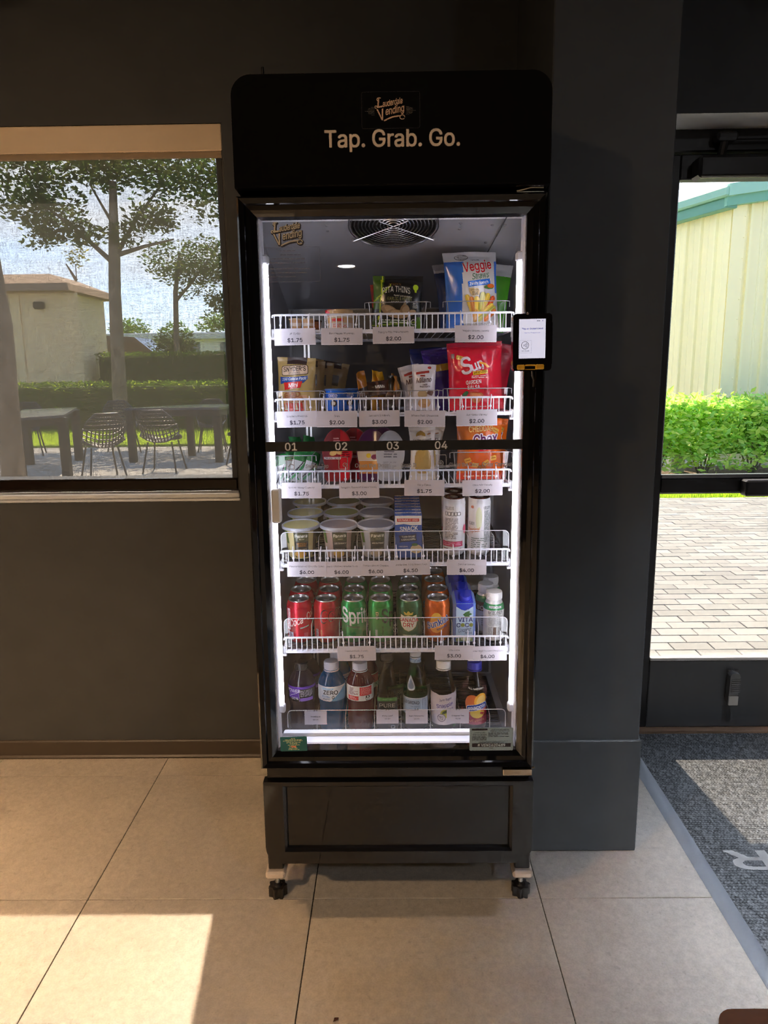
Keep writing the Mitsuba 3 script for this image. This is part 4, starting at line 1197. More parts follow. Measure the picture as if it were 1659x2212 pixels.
def p_pw_red(P):
    P.rect(-.100, .090, .100, .131, (212, 208, 206))
    P.rect(-.0350, .0920, -.0030, .1040, (188, 50, 54))
    P.rect(.0000, .1050, .0360, .1290, (186, 36, 44))
    P.lines(-.030, .107, -.004, .128, 7, (140, 100, 104), 1)
    P.lines(.003, .108, .033, .127, 6, (214, 130, 130), 2)
    P.lines(-.030, .0945, -.006, .1025, 3, (222, 170, 170), 5)
    P.rect(.0160, .0920, .0280, .1040, (30, 30, 30))
    P.poly(Polygon([(.022, .1025), (.0262, .0945), (.0178, .0945)]).boundary.buffer(.0010), (222, 222, 218))


def p_tea(P):
    P.rect(-.0255, .038, .0255, .097, (28, 30, 28))
    P.rect(-.0255, .087, .0255, .097, (70, 124, 66))
    P.text('UNSWEETENED', .0026, 0, .0905, (150, 190, 140), True, width=.026)
    P.text('PURE', .0110, 0, .0695, (176, 172, 164), False, width=.040)
    P.text('LEAF', .0110, 0, .0530, (176, 172, 164), False, width=.038)
    P.poly(rrect(.0100, .0100, .0180, .0180, .0015).boundary.buffer(.0008), (176, 176, 176))


def p_pel(P):
    P.rect(-.060, .0480, .060, .0960, (158, 178, 198))
    P.rect(-.060, .0935, .060, .0960, (206, 214, 222))
    P.text('PELLEGRINO', .0085, -.0220, .0790, (36, 50, 76), True, width=.062)
    P.lines(-.0150, .0710, .0110, .0735, 1, (80, 100, 130), 2)
    P.poly(rrect(.0190, .050, .0270, .0920, .001).boundary.buffer(.0004), (90, 110, 140))
    P.lines(-.024, .0500, .014, .068, 4, (140, 166, 196), 3)
    P.poly(affinity.translate(Polygon([(0, .034), (.006, .020), (.010, .008), (.009, .001), (.004, -.003), (-.004, -.003), (-.009, .001), (-.010, .008), (-.006, .020)]).buffer(.001), -.0130, .120), (196, 206, 214))
    P.poly(affinity.translate(affinity.scale(Polygon([(0, .034), (.006, .020), (.010, .008), (.009, .001), (.004, -.003), (-.004, -.003), (-.009, .001), (-.010, .008), (-.006, .020)]), .8, .8), -.0130, .1195), (110, 128, 152))
    P.rect(-.050, .1875, .050, .2005, (150, 176, 198))
    P.lines(-.040, .1890, .040, .1990, 3, (60, 84, 116), 4)


def p_snw(P):
    P.poly(Polygon([(-.060, .108), (-.024, .108), (-.012, .104), (.010, .106), (.060, .112), (.060, .020), (-.060, .020)]), (206, 196, 198))
    P.text('Zero Sugar', .0060, .0040, .0890, (60, 44, 100), True, 10, .2, width=.034)
    P.text('Snapple', .0110, .0020, .0700, (64, 44, 120), True, 10, .1, width=.046, outline=(.0012, (222, 214, 222)))
    P.text('LEMON TEA', .0036, .0160, .0625, (64, 44, 120), True, 10, width=.022)
    P.ell(.008, .052, .018, .013, (176, 172, 40))
    P.ell(.003, .057, .010, .004, (70, 84, 40), 30)
    P.poly(Point(-.0070, .0400).buffer(.0105), (200, 190, 190))
    P.poly(Point(-.0070, .0400).buffer(.0100).boundary.buffer(.0007), (84, 60, 90))
    P.text('REAL', .0038, -.0070, .0410, (60, 30, 50), True, width=.013)
    P.text('TEA', .0038, -.0070, .0350, (60, 30, 50), True, width=.010)


def p_snr(P):
    P.text('ALL NATURAL', .0050, .002, .1205, (220, 214, 206), True, width=.044, bend=-.003)
    P.rect(-.060, .020, .060, .0570, (150, 34, 52))
    P.ell(-.008, .078, .021, .026, (206, 110, 56))
    P.ell(.014, .088, .017, .021, (238, 176, 60), -25)
    P.ell(.015, .087, .012, .016, (244, 206, 120), -25)
    P.ell(.006, .052, .020, .014, (206, 172, 52))
    for a in range(7):
        P.ell(.022 + .006 * math.cos(a * 1.1), .058 + .008 * math.sin(a * 1.3), .0040, .0040, (186, 60, 50))
    P.poly(affinity.rotate(rrect(-.0245, .0610, .0330, .0790, .007), 12), (222, 222, 228))
    P.poly(affinity.rotate(rrect(-.0230, .0622, .0315, .0778, .006), 12), (44, 66, 140))
    P.text('snapple', .0105, .0050, .0652, (232, 232, 236), True, 12, width=.048)
    P.text('fruit punch', .0062, .0010, .0300, (206, 150, 110), False, 4, width=.046)


BOT = [('sports_drink_bottle', -.2531, PWRP, (.05, .035, .07), .169, .0178, .020, (28, 28, 30), p_pw_purple, False, 'purple labelled sports drink bottle with black cap'),
       ('sports_drink_bottle', -.1722, PWRP, (.02, .17, .42), .169, .0195, .022, (206, 206, 216), p_pw_blue, False, 'blue sports drink bottle with white cap and white label'),
       ('sports_drink_bottle', -.0956, PWRP, (.16, .008, .016), .167, .0195, .020, (206, 206, 216), p_pw_red, False, 'dark red sports drink bottle with white cap'),
       ('tea_bottle', -.0226, TEAP, (.42, .38, .32), .194, .0165, .022, (20, 20, 20), p_tea, True, 'dark square tea bottle with black cap'),
       ('water_bottle', .0537, PELP, (.16, .46, .24), .203, .0142, .020, (226, 226, 224), p_pel, False, 'green glass water bottle with white cap'),
       ('iced_tea_bottle', .1288, SNPP, (.80, .78, .62), .170, .0190, .021, (230, 230, 228), p_snw, False, 'iced tea bottle with white cap and white label'),
       ('iced_tea_bottle', .2120, SNPP, (.80, .55, .50), .167, .0190, .020, (50, 56, 168), p_snr, False, 'fruit punch bottle with blue cap and orange fruit label')]
for nm, x, pf, tint, cz, cr, ch, cc, paint, sq, lab in BOT:
    proto = bottle(pf, tint, cz, cr, ch, cc, paint, sq, 'drink' if pf is PWRP else 'liquid')
    place(proto, nm, lab + ', front row of the bottom deck', 'bottle', FM @ mat_T(x, .207, Z6 + .002), 'bottles on the bottom deck')
    if x < .06:
        place(proto, nm, lab + ', standing behind its twin', 'bottle', FM @ mat_T(x + (.010 if x > -.24 else .006), .286, Z6 + .002) @ rot('z', 28), 'bottles on the bottom deck')


# ------------------------------------------------------------------ bags and wrappers
class Bag:
    """A pillow bag standing on its lower edge: front towards -y, crimped flat seals at top and bottom."""

    def __init__(self, w, h, t, seed=0, seal=.011, crumple=.0022, pinch=.05, nx=40, ny=56, lean=0.0):
        self.w, self.h, self.t, self.seal, self.cr, self.pinch, self.seed, self.nx, self.ny, self.lean = w, h, t, seal, crumple, pinch, seed, nx, ny, lean

    def half(self, z):
        return self.w / 2 * (1 - self.pinch * np.sin(np.pi * np.clip(z / self.h, 0, 1)))

    def depth(self, x, z, side=0):
        u = np.clip(np.abs(x) / np.maximum(self.half(z), 1e-6), 0, 1)
        q = np.clip((z - self.seal) / (self.h - 2 * self.seal), 0, 1)
        bulge = (1 - u ** 2.4) ** .75 * np.sin(np.pi * q) ** .6
        p = np.stack([x * 34 + 5 * self.seed, z * 26 + 3 * side, np.full_like(x, 1.7 * self.seed + side)], -1)
        n1 = meshkit.fbm(p, 3, self.seed) - .5
        # creases that run down from the seals
        c = np.abs(meshkit.noise(np.stack([x * 110 + 9 * side, z * 14, np.full_like(x, self.seed + .3)], -1), self.seed) - .5)
        edge = np.exp(-np.minimum(q, 1 - q) * 6)
        in_ = (q > 0) & (q < 1)
        r = self.t / 2 * bulge + in_ * (self.cr * 2.2 * n1 * (1 - u ** 6) + self.cr * 1.5 * (c - .2) * edge * (1 - u ** 4))
        ridge = np.where(in_, 0, .00035 * np.sin(z * 2 * np.pi / .0024))
        return np.maximum(r, .0004) + ridge

    def sway(self, x, z):
        top = np.clip((z - self.h + self.seal * 2.2) / (self.seal * 2.2), 0, 1)
        return self.lean * z + top ** 1.3 * (.35 * self.seal + .004 * np.sin(x / self.w * 5 + self.seed))

    def fn(self, p, o):
        x, z = p[:, 0], p[:, 1]
        return np.stack([x, self.sway(x, z) - self.depth(x, z) - o, z + self.dz(x, z)], 1)

    def dz(self, x, z):
        return np.clip(z / self.h - .6, 0, 1) * .010 * (meshkit.noise(np.stack([x * 22, 0 * x, 0 * x + self.seed], -1), self.seed) - .5)

    def body(self, color):
        """color(u -1..1, v 0..1) -> sRGB rows."""
        u, v = np.meshgrid(np.linspace(-1, 1, self.nx), np.linspace(0, 1, self.ny))
        u, v = u.ravel(), v.ravel()
        z = v * self.h
        x = u * self.half(z)
        fr = self.fn(np.stack([x, z], 1), 0)
        bk = np.stack([x, self.sway(x, z) + self.depth(x, z, 1), z + self.dz(x, z)], 1)
        nx, ny = self.nx, self.ny
        i = (np.arange(ny - 1)[:, None] * nx + np.arange(nx - 1)).ravel()
        q = np.stack([i, i + 1, i + nx + 1, i + nx], 1)
        N = nx * ny
        bd = list(range(nx)) + [r * nx + nx - 1 for r in range(1, ny)] + [(ny - 1) * nx + c for c in range(nx - 2, -1, -1)] + [r * nx for r in range(ny - 2, 0, -1)]
        rim = np.array([[bd[k], bd[k] + N, bd[(k + 1) % len(bd)] + N, bd[(k + 1) % len(bd)]] for k in range(len(bd))])
        f = np.vstack([q, q[:, ::-1] + N, rim])
        col = lin(np.clip(color(u, v), 0, 255))
        m = trimesh.Trimesh(np.vstack([fr, bk]), np.vstack([f[:, [0, 1, 2]], f[:, [0, 2, 3]]]), process=False)
        return ready(m, 'film', np.vstack([col, col]), True)


def paint_by(*rules, base):
    """base colour, then (condition(u, v), colour) one over the other."""
    def f(u, v):
        c = np.tile(np.array(base, float), (len(u), 1))
        for cond, k in rules:
            c[cond(u, v)] = k
        return c
    return f


def bag_proto(bag, color, paint=None, mat='film'):
    out = [('body', bag.body(color), None)]
    if paint:
        pr = Print(bag.fn, sub=.004, off=.0007)
        paint(pr)
        out.append(('print', pr.shape(mat), 'printed design'))
    return out


def bag_at(proto, name, lab, x, d, z, turn=0, tip=0, roll=0, group=None, ct='snack bag'):
    return place(proto, name, lab, ct, FM @ mat_T(x, d, z) @ rot('z', turn) @ rot('y', roll) @ rot('x', -tip), group)


B1, B2, B3 = SH[0] - DROP + .002, SH[1] - DROP + .002, SH[2] - DROP + .002

# top shelf: nut butter cups, hummus, pita chips, veggie straws
for x, d_, lab in ((-.238, .200, 'small tan nut butter cup, the leftmost one behind the top shelf rail'), (-.2085, .205, 'small tan nut butter cup beside the leftmost one'), (-.196, .262, 'small dark brown nut butter cup behind the tan ones')):
    dark = d_ > .25
    place([('cup', ready(lathe([(0, .001), (.011, .001), (.0125, 0), (.0150, .024), (.0155, .0255)], 32), 'film', lin((120, 70, 40) if dark else (196, 150, 104)), 40), None),
           ('lid', ready(lathe([(.0155, .0250), (.0172, .0258), (.0172, .0280), (.0150, .0290), (0, .0286)], 32), 'gloss', lin((60, 34, 26) if dark else (206, 180, 148)), 35), None),
           ('label', ready(lathe([(.0137, .010), (.0145, .0178)], 32), 'film', lin((150, 80, 40) if dark else (226, 206, 190)), True), 'pale band')],
          'nut_butter_cup', lab, 'cup', FM @ mat_T(x, d_, B1), 'nut butter cups on the top shelf')
hum = [('tub', ready(lathe([(0, .001), (.026, .001), (.0275, 0), (.0300, .026), (.0305, .028)], 44), 'film', lin((206, 170, 128)), 40), None),
       ('tub__cup', ready(lathe([(.0300, .028), (.0315, .029), (.0320, .042), (.0330, .0435), (.0325, .0465), (.028, .0480), (0, .0484)], 44), 'gloss', lin((196, 164, 120)), 40), 'clear upper cup of crackers'),
       ('film_tab', ready(trimesh.Trimesh([[-.036, -.006, .046], [-.034, -.016, .040], [-.020, -.024, .048], [-.012, -.022, .0495], [-.026, -.020, .030], [-.030, -.006, .049]], [[0, 1, 5], [1, 2, 5], [2, 3, 5], [1, 4, 2]], process=False), 'film', lin((206, 46, 56))), 'red peeled film tab')]
pr = Print(wrap_map(lambda z: np.interp(z, [0, .028, .029, .046], [.0275, .0305, .0315, .0325])), sub=.005)
pr.rect(-.060, .004, .060, .016, (222, 206, 190))
pr.rect(-.060, .0285, .060, .0320, (222, 214, 200))
pr.lines(-.018, .0185, .010, .0265, 1, (190, 40, 40), 8, .8)
pr.lines(-.016, .005, .018, .014, 3, (180, 60, 50), 3)
hum.append(('label', pr.shape('film'), 'printed label'))
place(hum, 'hummus_tub', 'stacked hummus and cracker tub with a peeled red film tab on the top shelf', 'tub', FM @ mat_T(-.1285, .200, B1))
place(hum[:2], 'hummus_tub', 'hummus tub hidden behind the one with the red film tab', 'tub', FM @ mat_T(-.1260, .272, B1))


def pita_col(u, v):
    c = np.tile(np.array((26, 26, 25.)), (len(u), 1))
    c[(u < -.55 - .3 * (1 - v)) & (v > .35)] = (64, 96, 30)
    c[np.abs(u + .80 - .15 * v) < .03] = (170, 186, 40)
    c[(np.abs(u - 2.2 * (v - .95)) < .05) & (u < -.3)] = (150, 170, 36)
    c[(v < .16) & (v > .05)] = (46, 70, 30)
    c[np.abs(v - (.10 + .05 * u)) < .012] = (120, 140, 40)
    c[(u > .78) & (v < .22)] = (80, 124, 36)
    return c


def pita_paint(P):
    P.text("STACY'S", .0060, -.008, .1035, (120, 84, 40), False, 0, .2, width=.030)
    P.text('PITA THINS', .0145, -.004, .0840, (222, 220, 212), False, 0, 0, width=.068, bend=.004)
    P.text('PLANT & FLAVORED', .0030, .012, .0770, (214, 210, 200), True, -5, width=.044)
    P.text('GARLIC & HERBS', .0074, .004, .0685, (120, 120, 76), True, 0, 0, width=.060)
    P.text('FLAVORED', .0030, -.006, .0630, (206, 204, 196), True, width=.020)
    P.ell(.0435, .1000, .0068, .0074, (176, 206, 40))
    P.rect(.0410, .088, .0460, .096, (176, 206, 40), .001)
    P.lines(.0370, .0500, .0500, .064, 4, (200, 200, 196), 3)
    for x, y, a, b, r_ in ((-.018, .042, .024, .012, -25), (.000, .036, .026, .010, -8), (.018, .044, .012, .015, 0), (.034, .040, .012, .007, 20)):
        P.ell(x, y, a, b, (150, 124, 92), r_)
        P.ell(x + .002, y + .002, a * .7, b * .6, (176, 152, 120), r_)
    P.poly(Polygon([(.012, .056), (.018, .070), (.021, .056)]), (160, 140, 108))
    P.poly(Point(.040, .018).buffer(.006).boundary.buffer(.0008), (206, 206, 200))
    P.lines(-.040, .014, .030, .024, 2, (190, 196, 180), 5)


PITA = bag_proto(Bag(.124, .129, .040, 1, lean=.10), pita_col, pita_paint)
bag_at(PITA, 'pita_chip_bag', 'black and green pita chip bag standing foremost in its bin', .0115, .202, B1, 2, 0, 2, 'pita chip bags')
PITA2 = bag_proto(Bag(.128, .118, .036, 2, lean=.1), paint_by((lambda u, v: (u < -.8) & (v > .5), (150, 50, 40)), base=(24, 20, 20)))
bag_at(PITA2, 'pita_chip_bag', 'dark pita chip bag mostly hidden behind the front one', .0120, .250, B1, -3, 0, -2, 'pita chip bags')


def veg_col(side, top=(206, 206, 210)):
    def f(u, v):
        c = np.tile(np.array((208, 206, 204.)), (len(u), 1))
        c[(u < -.36 - .10 * np.sin(v * 4)) & (v < .86)] = side
        c[(u > .88) & (v > .45)] = (64, 110, 196)
        c[v > .86 + .05 * np.maximum(0, -u)] = top
        return c
    return f


def veg_paint(P):
    P.ell(-.022, .1685, .017, .0070, (60, 60, 60))
    P.ell(-.022, .1688, .0155, .0058, (206, 206, 206))
    P.text('Sensible', .0040, -.022, .1690, (60, 60, 60), True, 4, width=.022)
    P.text('Portions', .0036, -.020, .1645, (60, 60, 60), True, 4, width=.018)
    P.text('GARDEN', .0026, .010, .1600, (60, 60, 60), True, width=.020)
    P.text('Veggie', .0215, .0150, .1370, (186, 24, 40), True, 7, .05, width=.072, outline=(.0006, (220, 210, 210)))
    P.text('Straws', .0140, .0190, .1170, (52, 104, 60), False, 8, .3, width=.044)
    P.poly(affinity.rotate(sbox(-.0130, .1000, .0440, .1135), 6), (44, 108, 206))
    P.text('Zesty Ranch', .0072, .0150, .1030, (232, 234, 238), True, 6, width=.048)
    P.ell(.042, .0880, .0140, .0090, (206, 206, 214))
    P.ell(.040, .0960, .0130, .0050, (70, 110, 50))
    P.ell(.045, .0990, .0100, .0050, (220, 110, 40))
    P.poly(Polygon([(-.012, .094), (.010, .094), (.016, .088), (.014, .078), (-.004, .076), (-.010, .084)]), (204, 176, 120))
    P.text('30% Less Fat', .0036, .002, .0880, (50, 44, 40), True, width=.020)
    P.lines(-.004, .078, .012, .0865, 3, (70, 60, 50), 2)
    for x, y, L, w_, a, cc in ((-.010, .058, .046, .0062, 112, (206, 170, 60)), (-.002, .050, .050, .0060, 103, (196, 120, 50)), (.008, .052, .046, .0066, 92, (222, 190, 60)), (.020, .062, .046, .0066, 80, (186, 176, 60)), (.030, .060, .046, .0062, 68, (212, 180, 60)),
                             (.042, .058, .040, .0060, 56, (206, 84, 40)), (.026, .038, .060, .0062, 36, (226, 190, 70)), (.034, .034, .056, .0060, 34, (176, 170, 70)), (.042, .030, .040, .0056, 40, (222, 130, 50)), (.004, .030, .030, .0056, 95, (206, 150, 60))):
        P.poly(affinity.translate(affinity.rotate(rrect(-L / 2, -w_, L / 2, w_, w_ * .98, 5), a), x, y), cc)
        P.poly(affinity.translate(affinity.rotate(rrect(-L / 2 + .003, w_ * .1, L / 2 - .003, w_ * .55, w_ * .2, 3), a), x, y), tuple(min(255, q + 26) for q in cc))
    P.lines(-.020, .006, .044, .013, 2, (150, 150, 160), 6)


VEG = bag_proto(Bag(.134, .182, .050, 4, seal=.014, crumple=.0030, lean=.06), veg_col((52, 104, 190)), veg_paint)
bag_at(VEG, 'veggie_straw_bag', 'white and blue veggie straw bag, foremost in its bin', .1985, .205, B1, 8, 0, -2, 'veggie straw bags')
bag_at(bag_proto(Bag(.13, .165, .04, 5, seal=.014, lean=.05), veg_col((34, 50, 96), (160, 160, 166))), 'veggie_straw_bag', 'navy sided bag peeking out on the left behind the front veggie straw bag', .182, .268, B1, 22, 0, -6, 'veggie straw bags')
bag_at(bag_proto(Bag(.13, .168, .04, 6, seal=.018, lean=.05), paint_by((lambda u, v: v > .80, (202, 204, 206)), base=(66, 138, 36))), 'veggie_straw_bag', 'green sided bag peeking out on the right behind the front veggie straw bag', .222, .275, B1, -8, 0, 7, 'veggie straw bags')


# second shelf
def sny_col(u, v):
    c = np.tile(np.array((176, 146, 88.)), (len(u), 1))
    c[(np.abs(u) < .52) & (v > .86)] = (62, 44, 40)
    c[(u > -.62) & (u < .58) & (v < .30)] = (196, 150, 120)
    c[(u > -.66) & (u < .30) & (v < .16)] = (190, 44, 36)
    return c


def sny_paint(P):
    P.poly(affinity.rotate(rrect(-.0365, .0905, .0305, .1145, .006), 4), (60, 40, 34))
    P.poly(affinity.rotate(rrect(-.0352, .0918, .0292, .1132, .005), 4), (214, 186, 160))
    P.text("SNYDER'S", .0108, -.003, .1000, (54, 34, 30), True, 4, width=.056)
    P.text('OF HANOVER', .0036, -.003, .0940, (54, 34, 30), True, 4, width=.028)
    P.poly(Polygon([(-.040, .086), (.000, .086), (.030, .090), (.030, .082), (.020, .072), (-.012, .073), (-.032, .070), (-.039, .068)]), (44, 66, 132))
    P.text('100 Calorie Pack', .0070, -.004, .0785, (226, 226, 232), True, 3, .15, width=.060)
    P.poly(Polygon([(-.030, .072), (.018, .076), (.012, .060), (-.004, .058), (-.028, .054)]), (206, 40, 36))
    P.text('Mini', .0092, -.006, .0615, (232, 226, 222), True, 6, .2, width=.024)
    P.text('PRETZELS', .0026, -.004, .0575, (232, 226, 222), True, 6, width=.016)
    for i in range(7):
        P.poly(affinity.translate(affinity.rotate(Point(0, 0).buffer(.0062).boundary.buffer(.0018), i * 40), -.022 + .0085 * (i % 5), .040 - .010 * (i // 4) + .004 * (i % 2)), (150, 88, 44))
    for i in range(5):
        P.poly(Polygon([(-.030 + .013 * i, .004), (-.026 + .013 * i, .026), (-.022 + .013 * i, .004)]), (206, 60, 50) if i % 2 else (214, 190, 150))


SNY = bag_proto(Bag(.098, .134, .034, 8, seal=.009, crumple=.0030, lean=.04), sny_col, sny_paint)
bag_at(SNY, 'pretzel_bag', 'tan pretzel bag with blue and red lettering, foremost on the left of the second shelf', -.2420, .203, B2, -4, 0, 1, 'pretzel bags')
SNYB = bag_proto(Bag(.096, .130, .030, 9, seal=.009, lean=.05), paint_by((lambda u, v: (np.abs(u) < .5) & (v > .86), (58, 42, 38)), (lambda u, v: (np.abs(u) < .4) & (v > .5) & (v < .72), (70, 62, 56)), base=(150, 126, 84)))
for i, (x, d_, tn, lab) in enumerate(((-.222, .245, 30, 'tan pretzel bag standing askew behind the front pretzel bag'), (-.206, .292, 34, 'third tan pretzel bag towards the back'), (-.182, .345, 20, 'rearmost tan pretzel bag beside the blue cups'))):
    bag_at(SNYB, 'pretzel_bag', lab, x, d_, B2, tn, 0, 5 + 3 * i, 'pretzel bags')
oc = [('cup', ready(lathe([(0, .001), (.022, .001), (.0235, 0), (.0265, .050), (.0270, .052)], 40), 'film', lin((24, 96, 200)), 40), None),
      ('lid', ready(lathe([(.0270, .051), (.0288, .052), (.0288, .0545), (.0270, .0560), (0, .0562)], 40), 'gloss', lin((74, 112, 176)), 35), 'clear lid')]
pr = Print(wrap_map(lambda z: np.interp(z, [0, .052], [.0235, .0270])), sub=.004)
pr.text('OREO', .0072, -.0120, .0350, (224, 226, 236), True, 0, 0, width=.024)
pr.poly(Point(-.009, .020).buffer(.008), (40, 34, 36))
pr.poly(Point(-.009, .020).buffer(.0045), (210, 204, 196))
pr.rect(-.0300, .0005, .0300, .0030, (16, 50, 140))
oc.append(('print', pr.shape('film'), 'printed design'))
for i, (x, d_) in enumerate(((-.1430, .212), (-.1160, .258), (-.1010, .308))):
    place(oc, 'cookie_cup', f'round blue cookie cup with clear lid, {("foremost", "second", "rearmost")[i]} in its bin', 'cup', FM @ mat_T(x, d_, B2) @ rot('z', 10 + 25 * i), 'cookie cups on the second shelf')
for i, (x, d_, tn, rl, cc, cb, h_) in enumerate(((-.066, .196, 55, -14, (150, 92, 16), (34, 20, 16), .098), (-.048, .215, 70, 8, (206, 150, 16), (196, 140, 20), .100), (-.036, .188, 12, 84, (64, 34, 26), (44, 24, 20), .080), (-.026, .232, 65, -6, (200, 146, 20), (150, 100, 24), .096),
                                              (-.010, .205, 30, 12, (34, 30, 24), (40, 28, 22), .086), (.002, .236, 70, 4, (140, 92, 24), (28, 24, 22), .092), (.010, .206, 80, -5, (150, 96, 30), (46, 26, 20), .084))):
    bp = bag_proto(Bag(.036, h_, .017, 20 + i, seal=.009, crumple=.002, nx=16, ny=36, pinch=.02), paint_by((lambda u, v: v < .62, cb), (lambda u, v: np.abs(v - .45) < .05, (90, 60, 44)), base=cc),
                   (lambda P: P.text('M&Ms', .0075, 0, .044, (226, 222, 216), True, 90, width=.024)) if i == 2 else None)
    if rl > 45:
        bag_at(bp, 'candy_wrapper', 'brown chocolate wrapper lying crosswise on the others with white lettering', x - .04, d_, B2 + .052, tn, 0, rl, 'chocolate bars in the bin', 'candy')
    else:
        bag_at(bp, 'candy_wrapper', ('dark wrapper with an amber end at the left of the chocolate bin', 'tall yellow wrapper, tallest in the chocolate bin', '', 'second yellow wrapper sticking up in the chocolate bin', 'short dark wrapper in the middle of the chocolate bin', 'amber ended wrapper behind the short dark one', 'amber and brown wrapper at the right end of the chocolate bin')[i], x, d_, B2, tn, 0, rl, 'chocolate bars in the bin', 'candy')


def mil_paint(P):
    P.poly(Polygon([(-.020, .0875), (.013, .0915), (.013, .0975), (-.020, .0930)]), (160, 56, 48))
    P.rect(-.010, .0830, .002, .0865, (150, 60, 50))
    P.text('Milano', .0115, -.001, .0690, (70, 40, 50), True, 6, .22, width=.038)
    P.text('DARK', .0038, .002, .0620, (60, 36, 40), True, 4, width=.012)
    P.text('CHOCOLATE', .0038, .002, .0570, (60, 36, 40), True, 4, width=.026)
    P.ell(-.004, .040, .012, .010, (176, 152, 110))
    P.poly(affinity.rotate(rrect(.008, .038, .023, .050, .003), -20), (92, 60, 48))
    P.ell(.002, .018, .016, .012, (190, 150, 104))
    P.ell(.014, .104, .005, .003, (170, 50, 44))


MIL = bag_proto(Bag(.062, .112, .030, 31, seal=.014, crumple=.0026, nx=28, pinch=.08), paint_by((lambda u, v: np.abs(u) > .9, (176, 176, 186)), base=(208, 206, 212)), mil_paint)
bag_at(MIL, 'cookie_packet', 'white cookie packet with red badge, foremost in the narrow bin', .0760, .206, B2, 3, 0, 1.5, 'white cookie packets')
bag_at(MIL, 'cookie_packet', 'white cookie packet leaning out on the left behind the front packet', .0580, .242, B2, 24, 0, -9, 'white cookie packets')


def sun_paint(P):
    P.poly(affinity.rotate(rrect(-.046, .124, -.028, .134, .003), -16), (206, 170, 70))
    P.lines(-.044, .127, -.031, .132, 2, (120, 60, 30), 2)
    P.rect(-.058, .128, -.050, .139, (120, 100, 110))
    P.text('S', .0400, -.0190, .0900, (214, 204, 214), True, 14, .1, width=.028)
    P.text('un', .0230, .0080, .1000, (214, 204, 214), True, 24, .1, width=.030)
    P.text('CHIPS', .0085, .0080, .0950, (206, 200, 206), True, 20, .1, width=.030)
    P.poly(affinity.rotate(sbox(-.006, .0870, .031, .0960), 6), (214, 166, 40))
    P.text('WHOLE GRAIN', .0060, .0125, .0890, (70, 40, 30), True, 6, width=.034)
    P.poly(Polygon([(.012, .118), (.026, .114), (.036, .104), (.030, .102), (.022, .110), (.010, .114)]), (222, 150, 50))
    P.lines(-.010, .0770, .030, .0850, 2, (222, 180, 180), 5)
    P.text('GARDEN', .0095, -.005, .0640, (226, 214, 214), True, 4, width=.037)
    P.text('SALSA', .0095, -.005, .0515, (226, 214, 214), True, 2, width=.031)
    P.text('FLAVORED', .0032, -.004, .0450, (200, 120, 110), True, width=.022)
    P.ell(-.026, .040, .009, .005, (52, 110, 70), 40)
    P.poly(Polygon([(-.016, .044), (.014, .042), (.020, .034), (.006, .016), (-.006, .018), (-.014, .034)]), (186, 104, 56))
    P.poly(Polygon([(-.012, .042), (.010, .040), (.014, .034), (.000, .024), (-.010, .032)]), (206, 130, 76))
    P.poly(Polygon([(.020, .050), (.030, .060), (.036, .044), (.026, .034)]), (160, 24, 36))
    P.lines(-.040, .004, .036, .010, 1, (200, 150, 150), 7)


SUNB = bag_proto(Bag(.138, .166, .052, 33, seal=.013, crumple=.0042, lean=.05, nx=52, ny=64), paint_by((lambda u, v: v > .93, (150, 22, 46)), base=(192, 24, 46)), sun_paint)
bag_at(SUNB, 'chip_bag', 'glossy red chip bag with white script at the right end of the second shelf', .2090, .208, B2, -3, 0, -2, 'whole grain chip bags')
for i, (x, d_, cc, tn, rl, lab) in enumerate(((.158, .275, (58, 36, 120), 12, -8, 'purple chip bag peeking out on the left behind the red chip bag'), (.226, .285, (150, 22, 40), -14, 9, 'second red chip bag rising behind the front red chip bag'), (.118, .345, (26, 40, 110), 4, -3, 'deep blue chip bag at the back beside the white cookie packets'), (.232, .350, (56, 104, 40), -6, 4, 'dark green chip bag furthest back behind the red ones'))):
    bag_at(bag_proto(Bag(.13, .160 if i != 1 else .172, .04, 36 + i, seal=.012, crumple=.003), paint_by((lambda u, v: (v > .62) & (v < .74) & (np.abs(u) < .6), (206, 160, 50) if i == 0 else cc), base=cc)), 'chip_bag', lab, x, d_, B2, tn, 0, rl, 'whole grain chip bags')

# third shelf
for i, (x, d_, tn, rl, h_) in enumerate(((-.281, .196, 40, -10, .070), (-.268, .204, 52, 9, .082), (-.254, .200, 30, 18, .084), (-.238, .214, 58, 14, .086), (-.222, .205, 44, 22, .078), (-.262, .262, 50, 5, .110), (-.236, .268, 48, 12, .112))):
    bp = bag_proto(Bag(.042, h_, .015, 50 + i, seal=.008, crumple=.002, nx=18, ny=40, pinch=.02), paint_by((lambda u, v: v < .62, (206, 210, 212)), (lambda u, v: (v < .62) & (np.abs(u - 2.2 * (v - .3)) < .18), (66, 150, 96)), (lambda u, v: (v < .62) & (np.abs(u + .4 - 2.2 * (v - .3)) < .1), (60, 60, 66)), base=(44, 122, 62)))
    bag_at(bp, 'granola_bar', f'green and silver granola bar wrapper, {("leftmost", "second from the left", "third from the left", "fourth from the left", "rightmost", "taller one at the back left", "taller one at the back right")[i]} in its bin', x, d_, B3, tn, 0, rl, 'granola bars in the bin', 'granola bar')


